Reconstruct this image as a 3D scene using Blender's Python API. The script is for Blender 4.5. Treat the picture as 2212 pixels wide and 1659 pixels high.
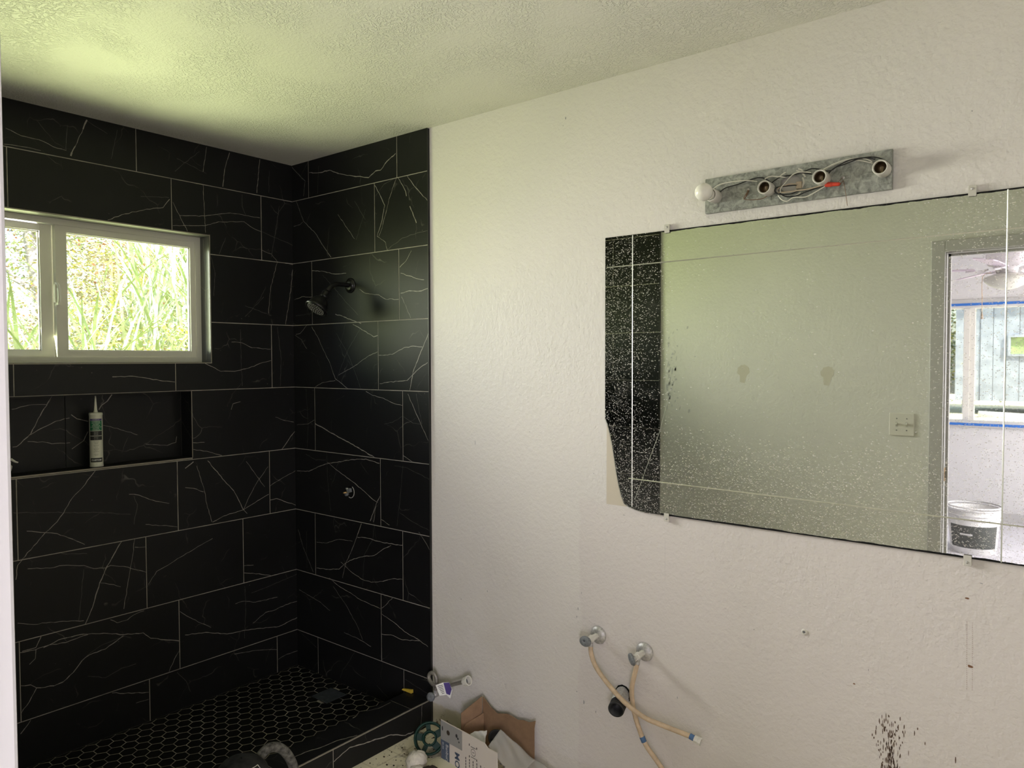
import bpy, bmesh, math, random
from mathutils import Vector, Matrix
from math import sin, cos, pi, radians, sqrt, atan2

for _o in list(bpy.data.objects):
    bpy.data.objects.remove(_o, do_unlink=True)
SC = bpy.context.scene
COL = SC.collection
RND = random.Random(7)

# ------------------------------------------------------------------ camera
YAW, PITCH, ROLL = 0.6750, -0.0321, -0.0027
_f = Vector((-sin(YAW) * cos(PITCH), cos(YAW) * cos(PITCH), sin(PITCH)))
_r = Vector((cos(YAW), sin(YAW), 0.0))
_u = _r.cross(_f)
_r2 = cos(ROLL) * _r + sin(ROLL) * _u
_u2 = -sin(ROLL) * _r + cos(ROLL) * _u
cam_d = bpy.data.cameras.new('camera')
cam_d.sensor_width = 36.0
cam_d.lens = 36.0 * 1594.17 / 2212.0
cam_d.clip_start = 0.02
cam_d.clip_end = 200
cam = bpy.data.objects.new('camera', cam_d)
COL.objects.link(cam)
cam.matrix_world = Matrix(((_r2.x, _u2.x, -_f.x, 3.1086), (_r2.y, _u2.y, -_f.y, -2.1669),
                           (_r2.z, _u2.z, -_f.z, 1.5151), (0, 0, 0, 1)))
SC.camera = cam

# ------------------------------------------------------------------ world, sun, daylight
world = bpy.data.worlds.new('sky')
SC.world = world
world.use_nodes = True
_nt = world.node_tree
_bg = _nt.nodes['Background']
_sky = _nt.nodes.new('ShaderNodeTexSky')
_sky.sky_type = 'NISHITA'
_sky.sun_disc = False
_sky.sun_elevation = radians(52)
_sky.sun_rotation = radians(80)
_sky.air_density = 1.0
_sky.dust_density = 3.0
_nt.links.new(_sky.outputs[0], _bg.inputs[0])
_bg.inputs[1].default_value = 0.5


def lamp(name, kind, loc, direction, energy, color, **kw):
    d = bpy.data.lights.new(name, kind)
    d.energy = energy
    d.color = color
    for k, v in kw.items():
        setattr(d, k, v)
    o = bpy.data.objects.new(name, d)
    COL.objects.link(o)
    o.location = loc
    o.rotation_euler = Vector(direction).to_track_quat('-Z', 'Y').to_euler()
    return o


lamp('sun', 'SUN', (6, 2, 8), (-0.72, -0.18, -0.67), 15.0, (1.0, 0.95, 0.86), angle=radians(0.6))
# daylight arriving through the shower window: up from the sunlit green bank, down from the sky
lamp('window_daylight_bank', 'AREA', (-0.165, -1.045, 1.79), (1.0, 0.0, 0.29), 14.0, (0.92, 1.0, 0.53),
     shape='RECTANGLE', size=1.20, size_y=0.54, spread=radians(115))
lamp('window_daylight_sky', 'AREA', (-0.160, -1.045, 1.79), (1.0, 0.05, -0.17), 19.0, (1.0, 0.91, 1.0),
     shape='RECTANGLE', size=1.20, size_y=0.54, spread=radians(66))
# added area lamp at an invented side window, brightens the bedroom
lamp('bedroom_daylight', 'AREA', (4.93, -4.1, 1.45), (-1.0, 0.25, -0.02), 108.0, (1.0, 0.92, 1.02),
     shape='RECTANGLE', size=1.7, size_y=1.2)

SC.view_settings.view_transform = 'Standard'
SC.view_settings.look = 'None'
SC.view_settings.gamma = 1.0
SC.view_settings.use_curve_mapping = False
SC.view_settings.exposure = 0.34
SC.cycles.max_bounces = 8
SC.cycles.diffuse_bounces = 4
SC.cycles.transparent_max_bounces = 10
SC.cycles.use_adaptive_sampling = True
SC.cycles.adaptive_threshold = 0.08
SC.cycles.use_light_tree = False
SC.cycles.caustics_reflective = False
SC.cycles.caustics_refractive = False
SC.cycles.use_denoising = True
SC.cycles.sample_clamp_indirect = 6.0

VEINS = [
('L',3,[(-930,2456),(-945,2417)]),
('L',1,[(-945,2417),(-974,2345)]),
('L',3,[(-974,2345),(-991,2304)]),
('L',1,[(-1205,2358),(-1156,2342),(-1098,2341),(-1053,2326),(-1006,2321)]),
('L',1,[(-1212,2299),(-1156,2303),(-1093,2302)]),
('L',0.6,[(-1000,2419),(-1007,2321)]),
('L',0.6,[(-930,2453),(-855,2420)]),
('L',0.6,[(-817,2444),(-843,2324)]),
('L',0.6,[(-574,2382),(-442,2344)]),
('L',0.8,[(-583,2325),(-535,2374),(-472,2433)]),
('L',1,[(-438,2461),(-456,2348)]),
('L',1.5,[(-328,2460),(-353,2381),(-364,2300)]),
('L',1.5,[(-174,2462),(-184,2387),(-192,2302)]),
('L',0.6,[(-125,2417),(-129,2315)]),
('L',1,[(-457,2294),(-454,2198),(-449,2083)]),
('L',1.2,[(-860,2079),(-793,2113),(-706,2146),(-637,2163),(-608,2203)]),
('L',0.6,[(-729,2194),(-611,2210)]),
('L',1,[(-594,2193),(-532,2078)]),
('L',1,[(-596,2093),(-451,2113),(-386,2140),(-260,2158),(-210,2133),(-169,2125)]),
('L',1,[(-565,2141),(-450,2156),(-328,2188),(-178,2188)]),
('L',0.8,[(-268,2282),(-269,2228),(-249,2186)]),
('L',0.8,[(-354,2072),(-386,1996)]),
('L',0.6,[(-72,2260),(-118,2011)]),
('L',1,[(-170,2038),(-118,2025),(-87,1991),(1,1986)]),
('L',1,[(-87,1991),(-126,1862),(-138,1741)]),
('L',1.4,[(1,1977),(-12,1871),(-45,1693)]),
('L',0.7,[(-261,1771),(-123,1732)]),
('L',0.8,[(-262,1721),(-163,1818)]),
('L',0.8,[(-426,1979),(-408,1911),(-415,1806)]),
('L',1.5,[(-855,1453),(-774,1454),(-719,1445),(-650,1431),(-599,1426)]),
('L',1.2,[(-461,1505),(-387,1469),(-320,1468),(-220,1490),(-173,1508),(-128,1517)]),
('L',1,[(-332,1602),(-279,1599),(-229,1577),(-130,1571)]),
('L',0.6,[(-288,1662),(-285,1527),(-282,1400)]),
('L',0.8,[(-91,1677),(-72,1527),(-79,1394)]),
('L',0.6,[(-169,2125),(2,2081)]),
('R',1.2,[(-6,2467),(68,2407),(108,2377),(93,2307)]),
('R',2,[(141,2411),(225,2398),(294,2398),(361,2372),(455,2347),(569,2321),(614,2343),(647,2341),(690,2373),(743,2396)]),
('R',0.7,[(213,2431),(204,2303)]),
('R',1,[(12,2172),(63,2174),(84,2184)]),
('R',1.2,[(32,2295),(91,2187),(181,2121),(256,2039),(299,1996)]),
('R',1,[(352,2187),(417,2118),(469,2063)]),
('R',0.8,[(471,2232),(544,2140)]),
('R',0.8,[(545,2185),(480,2059)]),
('R',1.6,[(608,2282),(645,2230),(672,2186),(649,2113),(621,2058)]),
('R',1,[(747,2293),(699,2208),(654,2091),(632,2057)]),
('R',1.8,[(758,2291),(803,2228),(808,2207)]),
('R',1.2,[(814,2290),(864,2234),(932,2172)]),
('R',0.8,[(613,2234),(668,2277),(747,2293)]),
('R',1.8,[(828,2162),(867,2088)]),
('R',1,[(621,2058),(675,2027),(686,1990)]),
('R',0.8,[(936,2049),(872,2046),(781,2034),(686,1994)]),
('R',1.4,[(152,1945),(242,1935),(329,1916),(407,1914)]),
('R',0.7,[(235,1919),(322,1851),(411,1777),(487,1721)]),
('R',1.3,[(500,1836),(540,1815),(585,1809),(629,1803),(672,1782),(757,1777)]),
('R',1.8,[(326,1731),(374,1721),(446,1699),(509,1682)]),
('R',1.3,[(769,1887),(820,1872),(880,1854),(910,1849)]),
('R',1.6,[(768,1802),(819,1809),(880,1804),(939,1812)]),
('R',0.9,[(773,1787),(838,1682)]),
('R',1.1,[(836,1976),(800,1934),(764,1912)]),
('R',1,[(9,1814),(70,1826),(147,1820)]),
('R',0.8,[(21,1735),(146,1742)]),
('R',1.2,[(19,1645),(53,1648),(108,1687)]),
('R',1.2,[(147,1678),(198,1621),(229,1573),(273,1518),(321,1432),(411,1387)]),
('R',1.6,[(451,1680),(503,1660),(593,1620),(619,1626)]),
('R',0.6,[(503,1660),(408,1556),(327,1424)]),
('R',1,[(168,1390),(220,1411),(321,1424)]),
('R',1,[(346,1448),(466,1494),(547,1532),(617,1554)]),
('R',0.8,[(331,1642),(408,1556),(466,1456),(505,1385)]),
('R',1.3,[(626,1539),(712,1542),(786,1570),(842,1576),(897,1572)]),
('R',1.8,[(940,1640),(897,1565),(841,1467),(820,1389)]),
('R',1.4,[(630,1414),(689,1422),(805,1431),(846,1460),(887,1488),(941,1513)]),
('R',1,[(12,1641),(66,1616),(105,1574)]),
('R',0.8,[(95,1380),(110,1210),(98,1087)]),
('R',0.9,[(19,1201),(110,1210),(159,1232)]),
('R',2.2,[(165,1214),(258,1186),(369,1153),(488,1119),(590,1086)]),
('R',1.2,[(537,1378),(582,1361),(649,1352),(713,1332),(774,1323)]),
('R',1.3,[(808,1374),(858,1291),(887,1247),(917,1199),(941,1169)]),
('R',0.8,[(859,1376),(873,1313),(892,1250)]),
('R',0.8,[(774,1277),(712,1248),(658,1238)]),
('R',0.8,[(774,1277),(837,1251),(887,1249)]),
('R',1.2,[(776,1108),(841,1084)]),
('R',1.6,[(14,973),(112,980),(178,1006),(256,1029),(343,1046),(440,1064),(533,1074),(623,1062)]),
('R',1.6,[(256,1035),(343,999),(439,962),(508,931),(576,897),(610,886)]),
('R',1.8,[(627,918),(599,877),(558,797)]),
('R',1.4,[(599,877),(581,796)]),
('R',0.6,[(250,1082),(255,963),(277,807)]),
('R',0.8,[(87,1062),(166,1039),(243,1046)]),
('R',0.8,[(773,1064),(756,925),(734,799)]),
('R',0.8,[(721,1060),(794,1059),(875,1038),(939,1020)]),
('R',1,[(633,814),(685,796)]),
('R',0.7,[(750,859),(833,830),(938,806)]),
('R',1,[(18,682),(51,612),(103,538),(136,491)]),
('R',0.6,[(86,684),(87,503)]),
('R',1.6,[(506,790),(470,724),(434,656),(385,578),(359,503)]),
('R',1.6,[(470,710),(528,717),(608,714),(684,714),(768,720)]),
('R',1,[(165,642),(249,651),(337,681),(434,687)]),
('R',1.4,[(163,516),(247,524),(335,540),(385,578),(445,608),(516,631),(584,646),(629,674),(695,709)]),
('R',1.3,[(348,576),(432,540),(503,522),(560,521),(639,539),(704,563),(766,572)]),
('R',0.6,[(586,786),(574,716),(516,639),(502,491)]),
('R',1,[(868,792),(937,725)]),
('R',1.3,[(259,485),(334,459),(407,445),(478,428),(547,420),(624,413)]),
('R',0.9,[(290,450),(382,381),(464,298),(499,244)]),
('R',1.1,[(19,382),(100,369),(180,356),(263,329)]),
('R',1.3,[(631,392),(702,374),(776,346),(848,334),(918,315)]),
('R',1.4,[(627,301),(691,312),(765,307),(869,328)]),
('R',1.2,[(367,248),(463,243),(556,227)]),
('R',1,[(632,418),(670,449),(703,481)]),
('L',1,[(-339,1293),(-330,1319),(-292,1327)]),
('L',1,[(-108,1244),(-52,1224),(9,1209)]),
('L',1.8,[(-75,1083),(-34,1132),(9,1179)]),
('L',1.1,[(-522,1158),(-470,1155)]),
('L',1.1,[(-522,1128),(-459,1114),(-375,1081)]),
('L',2,[(-560,1049),(-522,1074)]),
('L',1.6,[(-456,1071),(-421,1026),(-377,971),(-332,919),(-283,822),(-266,803)]),
('L',0.9,[(-267,1047),(-220,982),(-172,916)]),
('L',0.9,[(-152,1010),(-202,956),(-261,869),(-283,825)]),
('L',1.4,[(-437,793),(-384,811),(-283,824),(-213,854),(-150,877)]),
('L',1,[(-144,916),(-84,941),(6,973)]),
('L',1.6,[(-146,848),(-109,850),(-58,826),(7,801)]),
('L',1,[(-507,1054),(-477,954),(-463,877),(-441,794)]),
('L',1.2,[(-561,965),(-524,957),(-478,935)]),
('L',1,[(-287,561),(-237,554)]),
('L',1.3,[(-288,528),(-209,506),(-146,483)]),
('L',1.1,[(-332,394),(-290,396),(-229,375),(-111,369)]),
('L',1.2,[(-244,279),(-176,312),(-121,310),(-65,320),(5,320)]),
('L',1.5,[(-573,320),(-480,304),(-376,266),(-300,259),(-204,243),(-104,223),(3,238)]),
('L',0.7,[(-250,424),(-156,433),(6,456)]),
('L',0.6,[(-284,464),(-280,360),(-288,220)]),
('N',1.2,[(-1180,1336),(-1124,1349),(-1061,1348),(-1043,1380)]),
('N',1.6,[(-1043,1380),(-1085,1307),(-1118,1241),(-1167,1194),(-1180,1194)]),
('N',1.3,[(-1121,1235),(-1081,1258),(-1033,1281),(-982,1291)]),
('N',1.1,[(-1130,1210),(-1064,1201),(-1047,1194),(-982,1193)]),
('N',1.3,[(-976,1304),(-955,1286),(-914,1273)]),
('N',2,[(-820,1378),(-839,1351),(-862,1335),(-872,1318)]),
('N',0.9,[(-857,1253),(-802,1237),(-720,1203)]),
('N',1.2,[(-915,1232),(-932,1196),(-976,1167)]),
('N',1,[(-686,1160),(-592,1146),(-554,1156),(-550,1182)]),
('L',1.2,[(-926,1087),(-964,1034),(-1013,985),(-1043,934),(-1067,903),(-1108,869),(-1148,826),(-1187,783),(-1201,765),(-1208,713)]),
('L',1.2,[(-1169,886),(-1108,869),(-1068,858),(-1028,834),(-971,797)]),
('L',1.2,[(-799,970),(-759,961),(-704,932),(-633,907)]),
('L',0.8,[(-1073,788),(-1035,772),(-963,759)]),
('L',1.1,[(-1169,745),(-1094,731),(-1048,731),(-976,715),(-940,694),(-896,687),(-876,693),(-825,678),(-778,654),(-734,633)]),
('L',2,[(-832,783),(-863,734),(-896,680),(-919,632),(-942,557),(-975,482)]),
('L',0.9,[(-779,783),(-791,705),(-806,625),(-828,503)]),
('L',0.8,[(-976,699),(-988,589),(-999,499)]),
('L',1,[(-780,748),(-736,740)]),
('L',1,[(-916,631),(-865,612),(-839,597)]),
('L',1,[(-728,579),(-692,627),(-645,642),(-601,662),(-439,719)]),
('L',1,[(-1206,551),(-1154,531),(-1098,524),(-980,497)]),
('L',1,[(-881,473),(-855,453),(-815,454),(-788,468),(-747,474)]),
('L',1.6,[(-1123,434),(-1071,448),(-982,444),(-907,426),(-830,397),(-752,382),(-722,350),(-651,321),(-600,302)]),
('L',1,[(-594,429),(-538,381),(-453,319)]),
('L',0.5,[(-1211,962),(-1090,943),(-910,913),(-794,887)]),
('L',0.8,[(-779,960),(-766,924),(-781,843)]),
('L',1,[(-734,834),(-635,810),(-599,800)]),
('L',1.4,[(-1130,478),(-1148,442),(-1208,439)]),
('L',1,[(-1148,436),(-1151,401),(-1171,385)]),
('L',1.4,[(-1206,439),(-1151,434),(-1106,438),(-1046,430),(-1009,434),(-966,438)]),
('L',1.6,[(-1206,315),(-1168,307),(-1149,289),(-1090,276),(-1059,280),(-1022,305),(-990,341),(-963,355),(-902,360),(-833,393)]),
('L',1.4,[(-1149,289),(-1174,245),(-1203,212)]),
('L',0.8,[(-990,341),(-968,357),(-913,381),(-827,391)]),
('L',0.7,[(-970,273),(-904,244),(-841,262),(-783,261)]),
('L',1.1,[(-646,182),(-623,228),(-599,259)]),
('L',1,[(-341,162),(-236,146),(-117,113)]),
('L',1.1,[(-110,63),(-60,73),(5,71)]),
('L',1.4,[(-880,173),(-803,144),(-734,124)]),
('L',1,[(-786,97),(-735,94)]),
('L',1.4,[(-1171,174),(-1190,151),(-1205,135)]),
('L',0.7,[(-611,167),(-572,115),(-553,62)]),
('R',0.8,[(14,173),(161,125)]),
('R',0.8,[(443,174),(390,107),(351,62),(335,23)]),
('R',0.7,[(594,60),(663,27)]),
('R',0.7,[(778,138),(918,114)]),
('C',2.4,[(-503,47),(-463,61),(-429,70),(-374,59),(-291,46),(-226,36),(-148,2),(-102,-1)]),
('C',1,[(-53,96),(-60,13)]),
('C',0.8,[(-130,96),(-113,29)]),
('T',2,[(871,-630),(873,-583),(891,-523),(897,-461),(925,-385)]),
('T',1.2,[(805,-308),(793,-250),(823,-193),(821,-123)]),
('T',0.8,[(795,-523),(828,-457),(894,-385)]),
]
WIRES = [
('k',[(2191,2023),(2212,2033),(2246,2037),(2279,2044),(2308,2048),(2327,2044),(2343,2032),(2350,2026)]),
('w',[(2172,2035),(2188,2043),(2212,2047),(2246,2047),(2279,2044),(2308,2037)]),
('k',[(2350,2026),(2368,2035),(2387,2039),(2420,2039),(2444,2044),(2465,2048),(2486,2043)]),
('w',[(2332,2040),(2349,2044),(2375,2039),(2393,2035)]),
('k',[(2462,2035),(2435,2042),(2411,2040),(2390,2022),(2375,2009),(2375,1993),(2394,1981),(2421,1980),(2451,1988),(2495,1997),(2504,2000)]),
('k',[(2421,2010),(2390,2011),(2365,2010),(2361,2000),(2375,1990),(2406,1987),(2436,1994),(2474,1994),(2504,1999)]),
('w',[(2370,1988),(2381,1974),(2397,1967),(2415,1975),(2448,1972),(2475,1982),(2504,1997)]),
('w',[(2462,2038),(2435,2043),(2414,2040),(2393,2021),(2378,2005),(2378,1993)]),
('w',[(2494,2039),(2517,2049),(2551,2055),(2584,2052),(2619,2039)]),
('w',[(2494,2042),(2523,2052),(2557,2058),(2595,2055),(2619,2043)]),
('k',[(2505,2025),(2523,2040),(2551,2046),(2584,2054),(2614,2054),(2638,2047),(2656,2034)]),
('k',[(2491,2038),(2515,2034),(2534,2044),(2562,2054),(2600,2054),(2627,2046)]),
('c',[(2282,2016),(2276,2007),(2268,1992),(2292,1986),(2321,1985),(2340,1992),(2359,2002)]),
('t',[(2424,2011),(2406,2015),(2387,2012),(2372,2009),(2367,2004)]),
('t',[(2370,1997),(2393,1993),(2421,1993),(2454,1993),(2495,1998)]),
]

# ------------------------------------------------------------------ mesh helpers
def V(*a):
    return Vector(a[0]) if len(a) == 1 else Vector(a)


def frame(axis):
    z = Vector(axis).normalized()
    t = Vector((0, 0, 1)) if abs(z.z) < 0.9 else Vector((1, 0, 0))
    x = t.cross(z).normalized()
    return x, z.cross(x), z


class MB:
    def __init__(self):
        self.v, self.f, self.m, self.s = [], [], [], []
        self.cur, self.smooth = 0, False

    def face(self, idx):
        self.f.append(tuple(idx)); self.m.append(self.cur); self.s.append(self.smooth)

    def add(self, pts, faces):
        n = len(self.v)
        self.v += [tuple(p) for p in pts]
        for f in faces:
            self.face([n + i for i in f])
        return self

    def box(self, a, b):
        x0, x1 = sorted((a[0], b[0])); y0, y1 = sorted((a[1], b[1])); z0, z1 = sorted((a[2], b[2]))
        p = [(x0, y0, z0), (x1, y0, z0), (x1, y1, z0), (x0, y1, z0), (x0, y0, z1), (x1, y0, z1), (x1, y1, z1), (x0, y1, z1)]
        return self.add(p, [(0, 3, 2, 1), (4, 5, 6, 7), (0, 1, 5, 4), (1, 2, 6, 5), (2, 3, 7, 6), (3, 0, 4, 7)])

    def obox(self, c, ax, ay, az):
        c, ax, ay, az = V(c), V(ax), V(ay), V(az)
        p = [c + sx * ax + sy * ay + sz * az for sz in (-1, 1) for sx, sy in ((-1, -1), (1, -1), (1, 1), (-1, 1))]
        return self.add(p, [(0, 3, 2, 1), (4, 5, 6, 7), (0, 1, 5, 4), (1, 2, 6, 5), (2, 3, 7, 6), (3, 0, 4, 7)])

    def lathe(self, prof, o, axis, n=24, smooth=True, caps=True):
        x, y, z = frame(axis); o = V(o); b = len(self.v)
        for r, h in prof:
            for i in range(n):
                a = 2 * pi * i / n
                self.v.append(tuple(o + z * h + (x * cos(a) + y * sin(a)) * r))
        sm = self.smooth; self.smooth = smooth
        for j in range(len(prof) - 1):
            for i in range(n):
                k = (i + 1) % n
                self.face((b + j * n + i, b + j * n + k, b + (j + 1) * n + k, b + (j + 1) * n + i))
        self.smooth = False
        if caps:
            self.face([b + i for i in reversed(range(n))])
            self.face([b + (len(prof) - 1) * n + i for i in range(n)])
        self.smooth = sm
        return self

    def cyl(self, p0, p1, r0, r1=None, n=20, smooth=True):
        p0, p1 = V(p0), V(p1)
        r1 = r0 if r1 is None else r1
        return self.lathe([(r0, 0), (r1, (p1 - p0).length)], p0, p1 - p0, n, smooth)

    def tube(self, pts, r, n=8, sub=4, caps=True):
        P = smooth_path(pts, sub)
        rr = r if callable(r) else (lambda t: r)
        b = len(self.v); up = None
        for i, p in enumerate(P):
            t = (P[min(i + 1, len(P) - 1)] - P[max(i - 1, 0)]).normalized()
            if up is None:
                x, y, _ = frame(t)
            else:
                x = (up - t * up.dot(t)).normalized(); y = t.cross(x)
            up = x
            R = rr(i / (len(P) - 1))
            for k in range(n):
                a = 2 * pi * k / n
                self.v.append(tuple(p + (x * cos(a) + y * sin(a)) * R))
        sm = self.smooth; self.smooth = True
        for i in range(len(P) - 1):
            for k in range(n):
                l = (k + 1) % n
                self.face((b + i * n + k, b + i * n + l, b + (i + 1) * n + l, b + (i + 1) * n + k))
        if caps:
            self.face([b + k for k in reversed(range(n))]); self.face([b + (len(P) - 1) * n + k for k in range(n)])
        self.smooth = sm
        return self

    def prism(self, poly, off):
        n = len(poly); off = V(off)
        p = [V(q) for q in poly]
        return self.add(p + [q + off for q in p], [tuple(reversed(range(n))), tuple(range(n, 2 * n))] +
                        [(i, (i + 1) % n, n + (i + 1) % n, n + i) for i in range(n)])

    def build(self, name, mat, parent=None, loc=None, label=None, category=None, group=None, kind=None, bevel=0, fix=True):
        me = bpy.data.meshes.new(name)
        root = Vector((0, 0, 0))
        if parent is not None:
            root = parent['_o'] if '_o' in parent.keys() else (0, 0, 0)
            root = Vector(root)
        elif loc is not None:
            root = Vector(loc)
        me.from_pydata([tuple(Vector(p) - root) for p in self.v], [], self.f)
        mats = mat if isinstance(mat, (list, tuple)) else [mat]
        for m in mats:
            me.materials.append(m)
        me.polygons.foreach_set('material_index', self.m)
        me.polygons.foreach_set('use_smooth', self.s)
        if fix and len(self.f) < 20000:
            bm = bmesh.new(); bm.from_mesh(me)
            bmesh.ops.recalc_face_normals(bm, faces=bm.faces)
            bm.to_mesh(me); bm.free()
        me.update()
        o = bpy.data.objects.new(name, me)
        COL.objects.link(o)
        if parent is not None:
            o.parent = parent
            o['_o'] = tuple(root)
        else:
            o.location = root
            o['_o'] = tuple(root)
        if bevel:
            md = o.modifiers.new('edge', 'BEVEL'); md.width = bevel; md.segments = 2; md.limit_method = 'ANGLE'
        tag(o, label, category, group, kind)
        return o


def tag(o, label=None, category=None, group=None, kind=None):
    if label: o['label'] = label
    if category: o['category'] = category
    if group: o['group'] = group
    if kind: o['kind'] = kind
    return o


def thing(name, loc, label, category, group=None):
    o = bpy.data.objects.new(name, None)
    COL.objects.link(o)
    o.empty_display_size = 0.05
    o.location = loc
    o['_o'] = tuple(loc)
    return tag(o, label, category, group)


def smooth_path(pts, sub=4):
    P = [V(p) for p in pts]
    if len(P) < 3 or sub < 2:
        return P
    out = []
    for i in range(len(P) - 1):
        a, b, c, d = P[max(i - 1, 0)], P[i], P[i + 1], P[min(i + 2, len(P) - 1)]
        for k in range(sub):
            t = k / sub
            out.append(0.5 * ((2 * b) + (c - a) * t + (2 * a - 5 * b + 4 * c - d) * t * t + (3 * b - a - 3 * c + d) * t ** 3))
    out.append(P[-1])
    return out


def text_mesh(s, size, align='CENTER', bold=0.0):
    cu = bpy.data.curves.new('lettering', 'FONT')
    cu.body = s; cu.size = size; cu.align_x = align; cu.resolution_u = 2; cu.offset = bold
    o = bpy.data.objects.new('lettering', cu)
    COL.objects.link(o)
    dg = bpy.context.evaluated_depsgraph_get()
    me = bpy.data.meshes.new_from_object(o.evaluated_get(dg))
    vs = [v.co.copy() for v in me.vertices]; fs = [tuple(p.vertices) for p in me.polygons]
    bpy.data.objects.remove(o); bpy.data.curves.remove(cu); bpy.data.meshes.remove(me)
    return vs, fs


# ------------------------------------------------------------------ materials
def nodes(name):
    m = bpy.data.materials.new(name); m.use_nodes = True
    nt = m.node_tree
    return m, nt, nt.nodes['Principled BSDF']


def mk(nt, t, **kw):
    n = nt.nodes.new(t)
    for k, v in kw.items():
        if k.startswith('i_'):
            n.inputs[k[2:].replace('_', ' ')].default_value = v
        else:
            setattr(n, k, v)
    return n


def coords(nt):
    return mk(nt, 'ShaderNodeNewGeometry').outputs['Position']


def noise(nt, vec, scale, detail=3.0, rough=0.55, dist=0.0):
    n = mk(nt, 'ShaderNodeTexNoise')
    n.inputs['Scale'].default_value = scale; n.inputs['Detail'].default_value = detail
    n.inputs['Roughness'].default_value = rough; n.inputs['Distortion'].default_value = dist
    nt.links.new(vec, n.inputs['Vector'])
    return n.outputs['Fac']


def ramp(nt, fac, stops):
    n = mk(nt, 'ShaderNodeValToRGB')
    e = n.color_ramp.elements
    while len(e) < len(stops):
        e.new(0.5)
    for el, (p, c) in zip(e, stops):
        el.position = p
        el.color = (c, c, c, 1) if not isinstance(c, (tuple, list)) else (*c[:3], 1)
    nt.links.new(fac, n.inputs[0])
    return n.outputs[0]


def mixc(nt, fac, a, b, blend='MIX'):
    n = mk(nt, 'ShaderNodeMix', data_type='RGBA', blend_type=blend)
    for s, v in ((n.inputs[0], fac), (n.inputs[6], a), (n.inputs[7], b)):
        if isinstance(v, bpy.types.NodeSocket):
            nt.links.new(v, s)
        elif isinstance(v, (tuple, list)):
            s.default_value = (*v[:3], 1)
        else:
            s.default_value = v
    return n.outputs[2]


def math_(nt, op, a, b=0.0, clamp=False):
    n = mk(nt, 'ShaderNodeMath', operation=op, use_clamp=clamp)
    for s, v in ((n.inputs[0], a), (n.inputs[1], b)):
        if isinstance(v, bpy.types.NodeSocket):
            nt.links.new(v, s)
        else:
            s.default_value = v
    return n.outputs[0]


def sep(nt, vec):
    n = mk(nt, 'ShaderNodeSeparateXYZ'); nt.links.new(vec, n.inputs[0]); return n.outputs


def bump(nt, h, strength, dist, bsdf):
    n = mk(nt, 'ShaderNodeBump')
    n.inputs['Strength'].default_value = strength; n.inputs['Distance'].default_value = dist
    nt.links.new(h, n.inputs['Height']); nt.links.new(n.outputs[0], bsdf.inputs['Normal'])


def simple(name, col, rough=0.5, metal=0.0, spec=0.5, var=0.0, vscale=30.0, bmp=None, alpha=None, trans=0.0, sub=None):
    m, nt, b = nodes(name)
    b.inputs['Roughness'].default_value = rough
    b.inputs['Metallic'].default_value = metal
    b.inputs['Specular IOR Level'].default_value = spec
    p = coords(nt)
    if var:
        n = noise(nt, p, vscale, 4)
        c2 = tuple(min(1.0, c * (1 + var)) for c in col); c1 = tuple(c * (1 - var) for c in col)
        nt.links.new(ramp(nt, n, [(0.3, c1), (0.7, c2)]), b.inputs['Base Color'])
    else:
        b.inputs['Base Color'].default_value = (*col, 1)
    if bmp:
        bump(nt, noise(nt, p, bmp[0], 2), bmp[1], bmp[2], b)
    if trans:
        b.inputs['Transmission Weight'].default_value = trans
    if alpha is not None:
        b.inputs['Alpha'].default_value = alpha
    return m


M = {}
M['white'] = simple('white_vinyl', (0.74, 0.72, 0.66), 0.4)
M['casing'] = simple('casing_paint', (0.50, 0.49, 0.48), 0.5, bmp=(60, 0.1, 0.002))
M['rubber'] = simple('black_rubber', (0.012, 0.012, 0.013), 0.55)
M['chrome_dull'] = simple('dusty_chrome', (0.52, 0.51, 0.50), 0.45, 0.55, var=0.25, vscale=160)
M['nutwhite'] = simple('white_plastic', (0.72, 0.70, 0.64), 0.4)
M['grey_plastic'] = simple('grey_plastic', (0.17, 0.18, 0.19), 0.5, var=0.3, vscale=220)
M['plaster'] = simple('old_plaster', (0.52, 0.50, 0.46), 0.85, var=0.2, vscale=70)
M['hose'] = simple('tan_hose', (0.58, 0.44, 0.30), 0.5, var=0.18, vscale=45)
M['hose_grey'] = simple('braided_hose', (0.26, 0.24, 0.21), 0.45, 0.4, var=0.25, vscale=400)
M['blue_tape'] = simple('blue_tape', (0.03, 0.16, 0.55), 0.6)
M['bluesleeve'] = simple('blue_sleeve', (0.07, 0.15, 0.30), 0.6, var=0.2, vscale=120)
M['steel'] = simple('brushed_steel', (0.11, 0.125, 0.15), 0.45, 0.6, var=0.15, vscale=50)
M['bronze'] = simple('matte_black_metal', (0.010, 0.010, 0.010), 0.34, 0.3)
M['nozzle'] = simple('nozzle_rubber', (0.34, 0.33, 0.30), 0.5)
M['brass'] = simple('brass', (0.55, 0.36, 0.16), 0.35, 0.8)
M['copper'] = simple('bare_copper', (0.20, 0.11, 0.065), 0.45, 0.5)
M['black_wire'] = simple('black_insulation', (0.012, 0.012, 0.013), 0.4)
M['white_wire'] = simple('white_insulation', (0.68, 0.66, 0.58), 0.45)
M['tan_wire'] = simple('dusty_insulation', (0.48, 0.39, 0.29), 0.6)
M['red'] = simple('red_connector', (0.68, 0.06, 0.03), 0.35)
M['porcelain'] = simple('porcelain', (0.66, 0.64, 0.58), 0.35)
M['socket_in'] = simple('socket_shell', (0.25, 0.19, 0.12), 0.35, 0.8)
M['dark'] = simple('dark_void', (0.006, 0.006, 0.006), 0.9, spec=0.1)
M['bulb'] = simple('frosted_bulb', (0.86, 0.84, 0.76), 0.18)
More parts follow.
